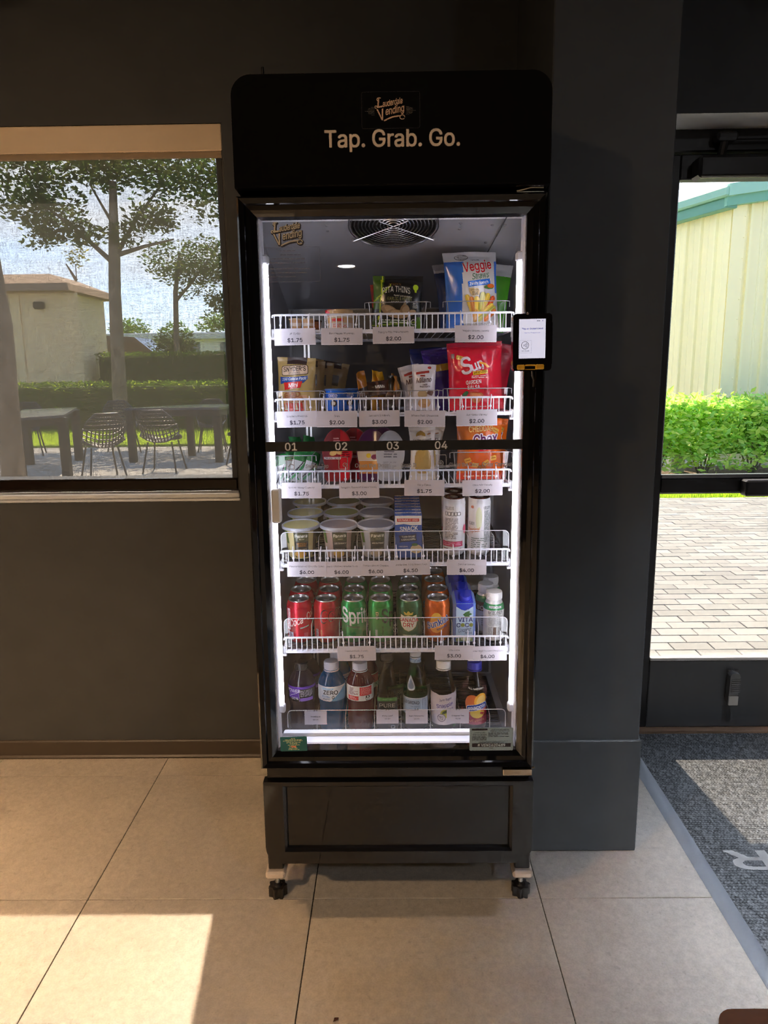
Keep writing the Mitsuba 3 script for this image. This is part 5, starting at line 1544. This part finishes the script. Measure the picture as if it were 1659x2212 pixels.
def snack_tray(w, h, film_col, front_col, paint, seed):
    """A round-topped tray standing on edge: lidding film in front, moulded tray behind."""
    pg = union_all([affinity.scale(Point(0, h * .56).buffer(1, quad_segs=16), w / 2, h * .44), rrect(-w * .42, 0, w * .42, h * .6, .012)])
    tr = extrude(pg.buffer(-.004), .020, 'y').apply_translation([0, .004, 0])
    out = [('flange', ready(extrude(pg, .002, 'y').apply_translation([0, .0015, 0]), 'film', lin(film_col), 30), None), ('tray', ready(tr, 'film', lin(front_col), 30), None)]
    pr = Print(lambda p, o: np.stack([p[:, 0], .0015 - o - .0022 * np.exp(-(p[:, 0] / w * 3) ** 2), p[:, 1]], 1), sub=.006)
    paint(pr, pg)
    out.append(('film_print', pr.shape('gloss'), 'printed film'))
    return out


def tr_red(P, pg):
    P.poly(pg.buffer(-.002), (122, 40, 42))
    P.poly(pg.buffer(-.002).intersection(sbox(.008, 0, .2, .2)), (176, 34, 44))
    P.ell(-.010, .072, .010, .007, (206, 170, 110), 20)
    P.ell(.006, .074, .009, .006, (200, 160, 110), -10)
    P.rect(-.034, .0560, .010, .0620, (206, 190, 190))
    P.text('Cheese & Crackers', .0040, -.012, .0572, (60, 40, 60), True, width=.040)
    P.lines(-.010, .092, .008, .112, 3, (196, 150, 150), 2)
    P.lines(.012, .060, .032, .076, 3, (96, 16, 26), 4)


def tr_purple(P, pg):
    P.poly(pg.buffer(-.002), (74, 34, 70))
    P.poly(pg.buffer(-.002).intersection(sbox(-.2, .05, .2, .075)), (196, 180, 160))
    P.ell(-.008, .064, .006, .006, (206, 180, 60))
    P.ell(.008, .060, .009, .007, (120, 60, 80))
    P.poly(pg.buffer(-.002).intersection(sbox(-.2, .018, .2, .050)), (190, 130, 66))


def tr_silver(P, pg):
    P.poly(pg.buffer(-.002), (176, 178, 184))
    P.text('FOILS', .0050, .000, .0840, (90, 90, 100), True, 4, width=.024)
    P.lines(-.016, .058, .018, .078, 3, (110, 110, 120), 3)
    P.lines(-.018, .026, .016, .050, 5, (150, 152, 160), 5)


TR, TP, TS = snack_tray(.078, .134, (150, 60, 62), (112, 40, 44), tr_red, 1), snack_tray(.078, .132, (96, 60, 92), (92, 70, 100), tr_purple, 2), snack_tray(.074, .128, (186, 188, 194), (150, 152, 158), tr_silver, 3)
for pt, x, d_, tn, lab in ((TR, -.1440, .190, -6, 'dark red cheese and cracker snack tray standing on edge, foremost'), (TR, -.1060, .226, -16, 'second dark red snack tray behind the front one'), (TP, -.0560, .196, -4, 'purple snack tray with cheese and nut picture'),
                           (TP, -.0300, .262, -14, 'second purple snack tray behind the silver one'), (TS, -.0100, .186, -10, 'silver foil backed snack tray standing on edge')):
    place(pt, 'snack_tray', lab, 'snack tray', FM @ mat_T(x, d_, B3) @ rot('z', tn) @ rot('x', -8), 'snack trays on the third shelf')


def fairy_paint(P):
    for i in range(5):
        P.ell(-.004 + .004 * (i - 2), .1180 + .0015 * (2 - abs(i - 2)), .0028, .0060, (150, 120, 50), (i - 2) * 14)
    P.poly(Polygon([(.012, .118), (.020, .121), (.022, .119), (.014, .116)]), (150, 100, 60))
    P.text('FAIRY CAKES', .0062, .000, .1000, (64, 48, 46), True, 2, width=.046, bend=-.001)


FAIRY = bag_proto(Bag(.070, .136, .034, 61, seal=.010, crumple=.0034, nx=30, pinch=.16), paint_by((lambda u, v: (v < .66) & (v > .12) & ((u / .72) ** 2 + ((v - .36) / .26) ** 2 < 1), (176, 146, 84)), (lambda u, v: (v > .58) & (v < .70), (200, 190, 170)), base=(206, 198, 188)), fairy_paint)
bag_at(FAIRY, 'cake_bag', 'small clear topped cake bag, front one of the third shelf', .0730, .200, B3, 2, 0, 0, 'cake bags')
bag_at(FAIRY, 'cake_bag', 'cake bag behind and to the right of the front cake bag', .0860, .256, B3, -12, 0, 6, 'cake bags')


def chex_col(u, v):
    c = np.tile(np.array((206, 96, 30.)), (len(u), 1))
    c[(u < .1) & (v > .2)] = (186, 100, 40)
    c[(v < .55) & (u > -.5) & (u < .6)] = (200, 86, 34)
    c[(u > .3) & (v > .5)] = (222, 106, 26)
    c[v < .1] = (196, 64, 40)
    return c


def chex_paint(P):
    P.text('CHEDDAR', .0130, .004, .1220, (226, 196, 120), True, 4, width=.062)
    P.text('Chex', .0260, .014, .0900, (92, 30, 84), True, 10, .15, width=.062, outline=(.0024, (226, 216, 220)))
    P.poly(affinity.rotate(sbox(-.004, .076, .044, .088), 10), (196, 40, 46))
    P.text('MIX', .0080, .020, .0780, (226, 222, 220), True, 10, width=.022)
    for x, y, a in ((.040, .125, -30), (-.030, .050, 20), (-.012, .038, -10), (.016, .044, 35), (.034, .056, 10)):
        P.poly(affinity.translate(affinity.rotate(rrect(-.008, -.006, .008, .006, .002), a), x, y), (212, 160, 70))
        P.poly(affinity.translate(affinity.rotate(sbox(-.006, -.0008, .006, .0008), a), x, y), (160, 96, 40))
    P.ell(.006, .030, .012, .009, (150, 84, 44))
    P.lines(-.040, .006, .040, .012, 1, (236, 200, 160), 4)


CHEX = bag_proto(Bag(.116, .152, .046, 71, seal=.012, crumple=.0034, nx=48, lean=.03), chex_col, chex_paint)
bag_at(CHEX, 'snack_mix_bag', 'orange cheddar snack mix bag, foremost in its bin', .2180, .205, B3, 0, 0, 0, 'snack mix bags')
bag_at(CHEX, 'snack_mix_bag', 'orange snack mix bag showing only its right edge behind the front one', .2320, .250, B3 + .003, -6, 0, 3, 'snack mix bags')

# ------------------------------------------------------------------ outdoors
struct('ground', 'pale paved patio outside the windows', ready(([[-40, 2.70, -.062], [40, 2.70, -.062], [40, 14.0, -.062], [-40, 14.0, -.062]], [[0, 1, 2], [0, 2, 3]]), 'groundmat'))
struct('ground_beyond', 'ground beyond the patio', ready(([[-90, 14.0, -.065], [90, 14.0, -.065], [90, 140, -.065], [-90, 140, -.065]], [[0, 1, 2], [0, 2, 3]]), 'lawnmat'))
w = struct('walkway', 'pale grey paver walkway outside the entrance door')
put(w + '__bed', ready(bx(.7, 5.4, 2.76, 7.66, -.060, -.012), 'matte', lin((92, 90, 84))))
rest, n_p = [], 0
for r_ in range(49):
    y0 = 2.76 + r_ * .1
    cells = []
    for c in range(25):
        x0 = .7 + c * .2 + (.1 if r_ % 2 else 0)
        if x0 + .2 > 5.4:
            continue
        ins = .375 * y0 - .25 < x0 + .1 < .53 * y0 + .25 and y0 > 3.3
        dz = RNG.uniform(-.0015, .0015)
        b = bx(x0 + .0022, x0 + .1978, y0 + .0022, y0 + .0978, -.05, dz, .0028)
        tone = lin((126, 127, 124)) * RNG.uniform(.82, 1.12)
        if ins and n_p < 300:
            n_p += 1
            put(w + '__paver', ready(b, 'matte', tone))
        else:
            rest.append((b, tone))
big = cat([b for b, _ in rest])
k = put(w + '__paver_field', ready(big, 'matte', np.vstack([np.tile(t_, (len(b.vertices), 1)) for b, t_ in rest])))
labels[k] = {'label': 'remaining pavers of the walkway', 'kind': 'stuff'}


def blades(n, x0, x1, y0, y1, h, col, seed, z=-.06):
    r = np.random.default_rng(seed)
    b = np.c_[r.uniform(x0, x1, n), r.uniform(y0, y1, n), np.full(n, z)]
    a = r.uniform(0, 6.28, n)
    wd = np.c_[np.cos(a), np.sin(a), 0 * a] * .006
    tp = b + np.c_[r.normal(0, .02, (n, 2)), h * r.uniform(.6, 1.2, n)]
    v = np.stack([b - wd, b + wd, tp], 1).reshape(-1, 3)
    c = np.repeat(lin(col) * r.uniform(.6, 1.35, (n, 1)), 3, 0)
    return ready((v, np.arange(3 * n).reshape(-1, 3)), 'leaf', c)


k = thing('lawn', 'strip of bright green grass along the walkway and hedge outside the door', 'grass', kind='stuff')
put(k, ready(bx(.7, 8.0, 7.66, 8.25, -.06, -.03), 'lawnmat'))
put(k + '__001', blades(9000, 1.5, 6.5, 7.66, 8.3, .09, (176, 206, 60), 1, -.035))
k = thing('lawn', 'strip of bright green grass between the patio and the clipped hedge', 'grass', kind='stuff')
put(k, ready(bx(-14, -1.2, 14.0, 17.0, -.06, -.02), 'lawnmat'))
put(k + '__001', blades(22000, -12, -1.6, 13.9, 17.0, .10, (190, 214, 70), 2, -.02))
k = thing('planting_bed', 'dark soil bed under the leafy hedge outside the door', 'soil')
put(k, ready(bx(1.5, 8.5, 8.25, 10.3, -.06, -.035), 'soil'))


def leaves(pts, size, cols, seed, long=2.2, droop=.3):
    """Pointed leaves of four triangles, folded along the midrib."""
    r = np.random.default_rng(seed)
    n = len(pts)
    d = r.normal(0, 1, (n, 3))
    d[:, 2] = np.abs(d[:, 2]) * .7 - droop
    d /= np.linalg.norm(d, axis=1, keepdims=True)
    s = np.cross(d, r.normal(0, 1, (n, 3)))
    s /= np.linalg.norm(s, axis=1, keepdims=True)
    u = np.cross(s, d)
    L = size * r.uniform(.6, 1.25, (n, 1))
    W = L / long
    a, b = pts, pts + d * L
    m = pts + d * L * .45 - u * W * .18
    v = np.stack([a, m + s * W * .5 + u * W * .15, b, m - s * W * .5 + u * W * .15, m], 1).reshape(-1, 3)
    f = np.array([[0, 1, 4], [1, 2, 4], [2, 3, 4], [3, 0, 4]])
    F = (np.arange(n)[:, None, None] * 5 + f).reshape(-1, 3)
    c = np.array([lin(k_) for k_ in cols])[r.integers(0, len(cols), n)] * r.uniform(.7, 1.25, (n, 1))
    return v, F, np.repeat(c, 5, 0)


def hedge_leaves(n, x0, x1, y0, y1, z0, z1, seed, rough=.05):
    """Leaf roots near the outside of a clipped box, thinner towards its foot."""
    r = np.random.default_rng(seed)
    k_ = r.random(n)
    x, y = r.uniform(x0, x1, n), r.uniform(y0, y1, n)
    z = z0 + (z1 - z0) * r.random(n) ** .8
    front = k_ < .62
    y[front] = y0 + np.abs(r.normal(0, .10, front.sum()))
    z[~front] = z1 - np.abs(r.normal(0, .08, (~front).sum()))
    P = np.c_[x, y, z]
    bump = meshkit.fbm(P * 3.2, 3, seed) - .5
    P[:, 1] -= np.where(front, bump * rough * 5, 0)
    P[:, 2] += np.where(~front, bump * rough * 3, 0)
    gap = (meshkit.noise(P * 5, seed + 3) > .62) & (P[:, 2] < z0 + .22 * (z1 - z0))
    return P[~gap]


hk = thing('leafy_hedge', 'bright green leafy hedge in front of the cream metal building', 'hedge')
P1 = hedge_leaves(9000, 2.2, 6.4, 9.05, 9.75, .10, .93, 11)
P1b = np.vstack([hedge_leaves(600, 2.2, 6.4, 9.0, 9.6, .02, .3, 12), np.c_[RNG.uniform(2.2, 6.4, 260), RNG.uniform(9.1, 9.6, 260), RNG.uniform(.92, 1.03, 260)]])
v, f, c = leaves(np.vstack([P1, P1b]), .105, ((206, 238, 112), (220, 244, 126), (184, 228, 112), (232, 248, 146), (190, 232, 140)), 13)
i_ = put(hk + '__foliage', ready((v, f), 'leaf', c))
labels[i_] = {'label': 'bright green pointed leaves', 'kind': 'stuff'}
core = bx(2.25, 6.4, 9.38, 9.6, .25, .80)
put(hk + '__twigs', ready(core, 'leaf', lin((120, 160, 60))), None, 'dense inner growth')
for x in np.arange(2.6, 6.3, .62):
    x += RNG.uniform(-.15, .15)
    st = [tube([[x + RNG.normal(0, .02), 9.30 + RNG.normal(0, .03), -.05], [x + a * .4, 9.28, .12], [x + a, 9.25 + RNG.normal(0, .05), .45]], [.014, .011, .006], 6) for a in (-.22, -.12, -.03, .07, .16, .25)]
    put(hk + '__stem', ready(cat(st), 'bark'))
k = thing('junction_box', 'small pale utility box behind the left end of the leafy hedge', 'box')
put(k, ready(cat(bx(3.72, 3.90, 9.75, 9.95, -.06, .30, .01), bx(3.74, 3.86, 9.74, 9.76, .08, .2, .004)), 'satin', lin((170, 172, 160))))


# cream metal building outside the door
def ribbed_panel(L, h0, h1, pitch=.30):
    """Profiled sheet panels standing along +x from the origin, front towards -y; one mesh per panel; top from h0 to h1."""
    out, n_ = [], int(math.ceil(L / pitch))
    for i in range(n_):
        x = i * pitch
        p_ = [(0, 0), (.115, 0), (.125, -.008), (.145, -.008), (.155, 0), (.235, 0), (.250, -.035), (.282, -.035), (.297, 0), (pitch, 0)]
        pts = np.array(p_)
        top = h0 + (h1 - h0) * (x + pts[:, 0]) / L
        v = np.vstack([np.c_[x + pts[:, 0], pts[:, 1], np.zeros(len(pts)) - .02], np.c_[x + pts[:, 0], pts[:, 1], top], np.c_[x + pts[[0, -1], 0], [.05, .05], [-.02, -.02]], np.c_[x + pts[[0, -1], 0], [.05, .05], top[[0, -1]]]])
        m = len(pts)
        f = [[j, j + 1, m + j + 1, m + j] for j in range(m - 1)] + [[2 * m, 2 * m + 1, 2 * m + 3, 2 * m + 2], [0, m, 2 * m + 2, 2 * m], [m - 1, 2 * m + 1, 2 * m + 3, 2 * m - 1]]
        out.append(ready((v, f), 'satin', lin((250, 240, 188)) * (1 - .03 * (i % 3))))
    return out


bd = thing('metal_building', 'cream ribbed metal building with green roof trim behind the leafy hedge', 'building')
CX, CY = 4.645, 10.60
FMb = mat_T(CX, CY, 0) @ rot('z', 2)
for sh in ribbed_panel(4.8, 3.52, 4.15):
    put(bd + '__wall_panel', sh, FMb)
ang = math.degrees(math.atan2(.95, -.30))
LMb = mat_T(CX, CY, 0) @ rot('z', ang) @ mat_T(0, 0, 0) @ np.diag([1, -1, 1, 1.0])
for sh in ribbed_panel(6.0, 3.52, 3.52):
    put(bd + '__wall_panel', sh, LMb)
put(bd + '__corner_trim', ready(cat(bx(-.005, .185, -.045, -.036, -.02, 3.49, .003), *[trimesh.creation.icosphere(1, .009).apply_translation([.165, -.046, z]) for z in np.arange(.9, 3.4, .27)]), 'satin', lin((252, 240, 186))), FMb, 'flat cream corner strip with screw heads')
put(bd + '__downspout', ready(cat(bx(1.30, 1.42, -.10, -.03, -.02, 3.46, .012), bx(1.285, 1.435, -.105, -.02, 2.2, 2.24, .003)), 'satin', lin((236, 230, 192))), LMb, 'cream downspout')
GRN = lin((112, 168, 142))
rake = [(-.16, 0), (4.8, .65), (4.8, .80), (-.16, .15)]
rake2 = [(-.16, .12), (4.8, .77), (4.8, .93), (-.16, .27)]
put(bd + '__rake_trim', ready(extrude(Polygon(rake), .14, 'y').apply_translation([0, -.17, 3.44]), 'satin', GRN), FMb, 'green rake trim')
put(bd + '__rake_trim', ready(extrude(Polygon(rake2), .24, 'y').apply_translation([0, -.22, 3.44]), 'satin', lin((150, 196, 172))), FMb, 'pale green roof edge')
put(bd + '__gutter', ready(cat(bx(-.12, 6.0, -.18, -.02, 3.42, 3.56, .01)), 'satin', lin((96, 150, 132))), LMb, 'green gutter')
put(bd + '__gutter', ready(cat(bx(-.16, 6.0, -.24, .0, 3.56, 3.69, .02)), 'satin', lin((140, 186, 166))), LMb, 'pale green gutter edge')
put(bd + '__roof', ready(trimesh.convex.convex_hull(np.array([[CX - .1, CY - .1, 3.6], [CX + 4.6, CY - .05, 4.3], [CX - 1.9, CY + 5.5, 3.6], [CX + 4.6, CY + 5.5, 4.3], [CX + 4.6, CY, 3.55], [CX + 4.6, CY + 5.5, 3.55]])), 'satin', GRN))

# beige building beyond the left hedge
b2 = thing('beige_building', 'long beige building with low brown roof seen through the shade', 'building')
put(b2 + '__wall', ready(bx(-22, -8.60, 20, 22.7, -.06, 3.42), 'matte', lin((236, 210, 172))))
for i, x in enumerate(np.arange(-20.6, -8.7, 1.55)):
    put(b2 + '__wall_panel', ready(bx(x, x + 1.50, 19.97, 20.0, -.06, 3.40, .012), 'matte', lin((234, 208, 170)) * (1 - .03 * (i % 2))))
put(b2 + '__roof', ready(trimesh.convex.convex_hull(np.array([[x, y, z] for x0, x1, y0, y1, z in ((-22.3, -8.3, 19.6, 23.0, 3.42), (-22.3, -8.4, 19.75, 22.9, 3.62), (-22, -9.2, 20.6, 22.2, 3.95)) for x in (x0, x1) for y in (y0, y1)])), 'matte', lin((150, 126, 100))), None, 'brown roof')
put(b2 + '__wall_lamp', ready(cat(bx(-9.38, -9.12, 19.80, 19.97, 2.98, 3.16, .03)), 'matte', lin((70, 64, 56))), None, 'dark wall lamp')
put(b2 + '__downspout', ready(bx(-10.25, -10.14, 19.88, 19.97, -.06, 3.4, .01), 'matte', lin((180, 166, 140))))
wb = thing('white_building', 'distant low white building beyond the far hedge', 'building')
put(wb + '__wall', ready(bx(-18, -4, 40, 50, -.06, 2.9), 'matte', lin((226, 222, 214))))
put(wb + '__roof', ready(bx(-18.3, -3.7, 39.6, 50.3, 2.9, 3.25, .05), 'matte', lin((206, 206, 206))))
put(wb + '__band', ready(bx(-18.05, -3.95, 39.96, 40.0, 1.9, 2.15), 'matte', lin((190, 150, 140))))
for i in range(5):
    put(wb + '__window', ready(bx(-16 + 2.3 * i, -14.8 + 2.3 * i, 39.93, 40.0, 2.2, 2.75, .02), 'gloss', lin((90, 110, 124))))
car = thing('van', 'dark van parked beyond the far hedge', 'vehicle')
prof_ = Polygon([(-9.62, .25), (-9.62, 2.42), (-9.45, 2.50), (-8.55, 2.44), (-7.95, 1.95), (-7.1, 1.80), (-6.9, 1.5), (-6.9, .25)])
put(car + '__body', ready(extrude(prof_, 1.8, 'y').apply_translation([0, 25, 0]), 'gloss', lin((46, 48, 56)), 30))
put(car + '__window', ready(extrude(Polygon([(-8.95, 1.85), (-8.95, 2.30), (-8.55, 2.30), (-8.08, 1.88)]), .02, 'y').apply_translation([0, 24.985, 0]), 'gloss', lin((20, 24, 30))))
for x in (-9.1, -7.4):
    put(car + '__wheel', ready(trimesh.creation.cylinder(.34, .22, sections=28).apply_transform(rot('x', 90)).apply_translation([x, 25.05, .30]), 'satin', BLACK, 40))

# clipped hedges in front of them
for nm, lab, (x0, x1, y0, y1, z1), n_, sd in (('clipped_hedge', 'dark clipped hedge with a bright top behind the patio tables', (-9.2, 0.2, 17.0, 18.1, 1.10), 9000, 21), ('clipped_hedge', 'second clipped hedge with a sunlit top in front of the dark van', (-8.35, -1.0, 21.0, 22.2, 1.86), 8000, 22)):
    k = thing(nm, lab, 'hedge')
    put(k + '__mass', ready(bx(x0 + .05, x1 - .05, y0 + .14, y1 - .1, -.06, z1 - .10, .05), 'matte', lin((60, 76, 36))), None, 'dense inner growth')
    Ph = hedge_leaves(n_, x0, x1, y0 + .05, y1, .0, z1, sd, .02)
    v, f, c = leaves(Ph, .085, ((84, 116, 40), (100, 130, 44), (70, 100, 40), (150, 170, 56)), sd)
    i_ = put(k + '__foliage', ready((v, f), 'leaf', c))
    labels[i_] = {'label': 'small clipped leaves', 'kind': 'stuff'}


# trees
def tree(name, lab, trunk, radii, limbs, blobs, size, cols, seed, grp=None):
    k_ = thing(name, lab, 'tree', grp)
    put(k_ + '__trunk', ready(tube(trunk, radii, 14), 'bark', (.2, .2, .2), True))
    for L in limbs:
        put(k_ + '__limb', ready(tube(L, np.linspace(.055, .018, len(L)), 8), 'bark', (.2, .2, .2), True))
    if blobs:
        r = np.random.default_rng(seed)
        pts = []
        for (x, y, z, a, b, n_) in blobs:
            q = r.normal(0, 1, (n_, 3))
            q /= np.linalg.norm(q, axis=1, keepdims=True)
            q *= r.random((n_, 1)) ** .45
            pts.append(np.array([x, y, z]) + q * [a, a, b])
        pts = np.vstack(pts)
        keep = meshkit.noise(pts * 2.4, seed) > .36
        v_, f_, c_ = leaves(pts[keep], size, cols, seed)
        i2 = put(k_ + '__crown', ready((v_, f_), 'leaf', c_))
        labels[i2] = {'label': 'loose leafy crown', 'kind': 'stuff'}


OAK = ((70, 96, 44), (84, 108, 52), (60, 84, 44), (104, 112, 56))
tree('patio_tree', 'broad leafy tree with a straight trunk in the middle of the shaded window', [[-5.98, 16.2, -.06], [-5.93, 16.2, 1.6], [-5.88, 16.2, 3.0], [-5.83, 16.2, 3.7], [-5.70, 16.1, 5.2]], [.17, .145, .125, .12, .07],
     [[[-5.85, 16.2, 3.6], [-6.5, 16.0, 4.25], [-7.3, 15.8, 4.9]], [[-5.83, 16.2, 3.75], [-5.2, 16.3, 3.95], [-4.6, 16.4, 4.1]], [[-5.83, 16.2, 3.7], [-5.4, 16.6, 4.6], [-4.9, 17, 5.4]], [[-5.84, 16.2, 3.7], [-6.1, 16.9, 4.6], [-6.6, 17.2, 5.4]]],
     [(-7.1, 15.9, 4.75, .85, .65, 1500), (-7.25, 15.9, 4.15, .5, .35, 420), (-6.2, 16.1, 5.6, 1.6, .55, 2600), (-6.4, 16.0, 4.15, .55, .25, 420), (-4.9, 16.4, 5.5, 1.5, .7, 2400), (-5.0, 16.4, 4.5, .6, .3, 520), (-8.0, 15.6, 5.6, 1.2, .7, 1700), (-5.6, 16.2, 4.15, .5, .25, 420), (-3.6, 16.4, 5.2, 1.2, .9, 1700), (-9.2, 16, 6.0, 1.2, .8, 1100)], .14, OAK, 31, None)
tree('patio_tree', 'thick pale tree trunk at the left edge of the shaded window', [[-4.51, 8.6, -.06], [-4.48, 8.6, .9], [-4.44, 8.6, 1.9], [-4.53, 8.6, 3.2]], [.142, .123, .110, .09],
     [[[-4.51, 8.6, 3.1], [-5.0, 8.7, 4.0], [-5.6, 8.8, 4.8]]], [(-5.7, 8.9, 5.0, .9, .5, 900)], .12, OAK, 32, None)
tree('patio_tree', 'bushy tree with a thin trunk near the right edge of the shaded window', [[-6.60, 23, -.06], [-6.57, 23, 2.3], [-6.5, 23, 3.7], [-6.3, 23, 4.8]], [.10, .085, .07, .04],
     [[[-6.52, 23, 3.4], [-5.9, 22.9, 4.0], [-5.4, 22.8, 4.6]]], [(-5.6, 23, 4.3, 1.2, 1.0, 3200), (-6.5, 23, 4.55, .95, .65, 1300), (-4.6, 23, 3.7, .85, 1.35, 1900), (-5.2, 23, 3.1, .55, .6, 600)], .13, OAK, 33, None)
tree('young_tree', 'small sparse young tree rising behind the beige building', [[-10.05, 24.3, -.06], [-10.03, 24.3, 2.9], [-10.0, 24.3, 4.7]], [.03, .025, .012],
     [[[-10.02, 24.3, 4.2], [-10.3, 24.3, 4.7]]], [(-9.98, 24.3, 4.95, .40, .42, 170)], .12, ((120, 120, 50), (140, 130, 50)), 34, None)
tree('shrub', 'dark conical shrub beyond the second clipped hedge', [[-6.95, 24, -.06], [-6.95, 24, 1.6]], [.06, .03], [], [(-6.95, 24, 2.1, .75, .55, 1500), (-6.95, 24, 1.3, .8, .8, 900)], .13, ((56, 76, 40), (70, 90, 44)), 35, None)
for i, (x, z, a) in enumerate(((-18.4, 3.6, 1.1), (-15.2, 3.3, .9), (-12.2, 3.9, 1.1))):
    tree('far_tree', f'rounded tree far behind the white building, {("left one", "middle one", "right one")[i]}', [[x, 53, -.06], [x, 53, z]], [.2, .1], [], [(x, 53, z + .4, a * 1.3, .9, 900)], .3, ((96, 130, 60), (120, 140, 60)), 40 + i, None)


# patio furniture
def patio_table(lab, corners, zt, lw=.055):
    k_ = thing('patio_table', lab, 'table')
    cx = np.array(corners, float)
    o = cx.mean(0)
    pg = Polygon(o + (cx - o) * 1.06)
    put(k_ + '__top', ready(extrude(pg, .035).apply_translation([0, 0, zt - .035]), 'gloss', lin((78, 82, 92))), None, 'dark grey table top')
    put(k_ + '__apron', ready(extrude(pg.buffer(-.05), .10).apply_translation([0, 0, zt - .135]), 'satin', lin((40, 40, 42))))
    for x, y in corners:
        q = o + (np.array([x, y]) - o) * .97
        put(k_ + '__leg', ready(bx(q[0] - lw, q[0] + lw, q[1] - lw, q[1] + lw, -.062, zt - .035, .006), 'satin', lin((38, 38, 40))))


patio_table('dark patio table at the left beside the thick trunk', ((-4.86, 9.45), (-4.50, 10.05), (-5.15, 12.0), (-5.75, 11.5)), .80)
patio_table('dark patio table right of the middle tree', ((-4.165, 11.62), (-2.72, 11.52), (-2.55, 12.55), (-3.42, 12.45)), .80)


def patio_chair(lab, x, y, turn):
    k_ = thing('patio_chair', lab, 'chair', 'wire patio chairs around the tables')
    M = mat_T(x, y, -.062) @ rot('z', turn)
    u, t_ = np.meshgrid(np.linspace(-1, 1, 13), np.linspace(0, 1, 17))
    prof = np.interp(t_.ravel(), [0, .08, .5, .60, .78, 1], [-.02, .0, .40, .47, .56, .62])
    zz = np.interp(t_.ravel(), [0, .08, .5, .60, .78, 1], [.44, .46, .44, .52, .72, .90])
    half = np.interp(t_.ravel(), [0, .3, .6, .85, 1], [.20, .24, .27, .25, .14])
    X = u.ravel() * half
    curl = np.abs(u.ravel()) ** 2.2 * np.interp(t_.ravel(), [0, .4, .7, 1], [.02, .10, .08, .02])
    v = np.c_[X, prof - curl * (t_.ravel() > .5) * 1.6, zz + curl * (t_.ravel() < .75)]
    i = (np.arange(16)[:, None] * 13 + np.arange(12)).ravel()
    q = np.stack([i, i + 1, i + 14, i + 13], 1)
    strips = []
    for r_ in range(17):
        strips.append(tube(v[r_ * 13:(r_ + 1) * 13], .0095, 5))
    for c_ in range(13):
        strips.append(tube(v[c_::13], .0095, 5))
    rim = np.vstack([v[:13], v[12::13][1:], v[-13:][::-1][1:], v[0::13][::-1][1:-1]])
    put(k_ + '__shell', ready(cat(strips), 'satin', lin((46, 46, 50))), M, 'woven wire shell')
    put(k_ + '__rim', ready(tube(rim, .011, 6, closed=True), 'satin', lin((72, 72, 78))), M)
    for sx in (-1, 1):
        for ya, yb in ((.05, -.05), (.36, .47)):
            put(k_ + '__leg', ready(tube([[sx * .17, ya, .44], [sx * .24, yb, .0]], .012, 8), 'satin', lin((36, 36, 38))), M)


for x, y, tn, lab in ((-4.05, 10.05, 215, 'wire patio chair drawn up to the near side of the left table'), (-4.70, 12.9, 30, 'wire patio chair in the gap between the two tables'), (-6.3, 12.6, 20, 'wire patio chair at the far left behind the left table'), (-3.30, 10.75, 180, 'wire patio chair in front of the right table'),
                      (-3.2, 13.0, 10, 'wire patio chair behind the right table'), (-2.35, 11.3, 230, 'wire patio chair at the right end of the right table')):
    patio_chair(lab, x, y, tn)
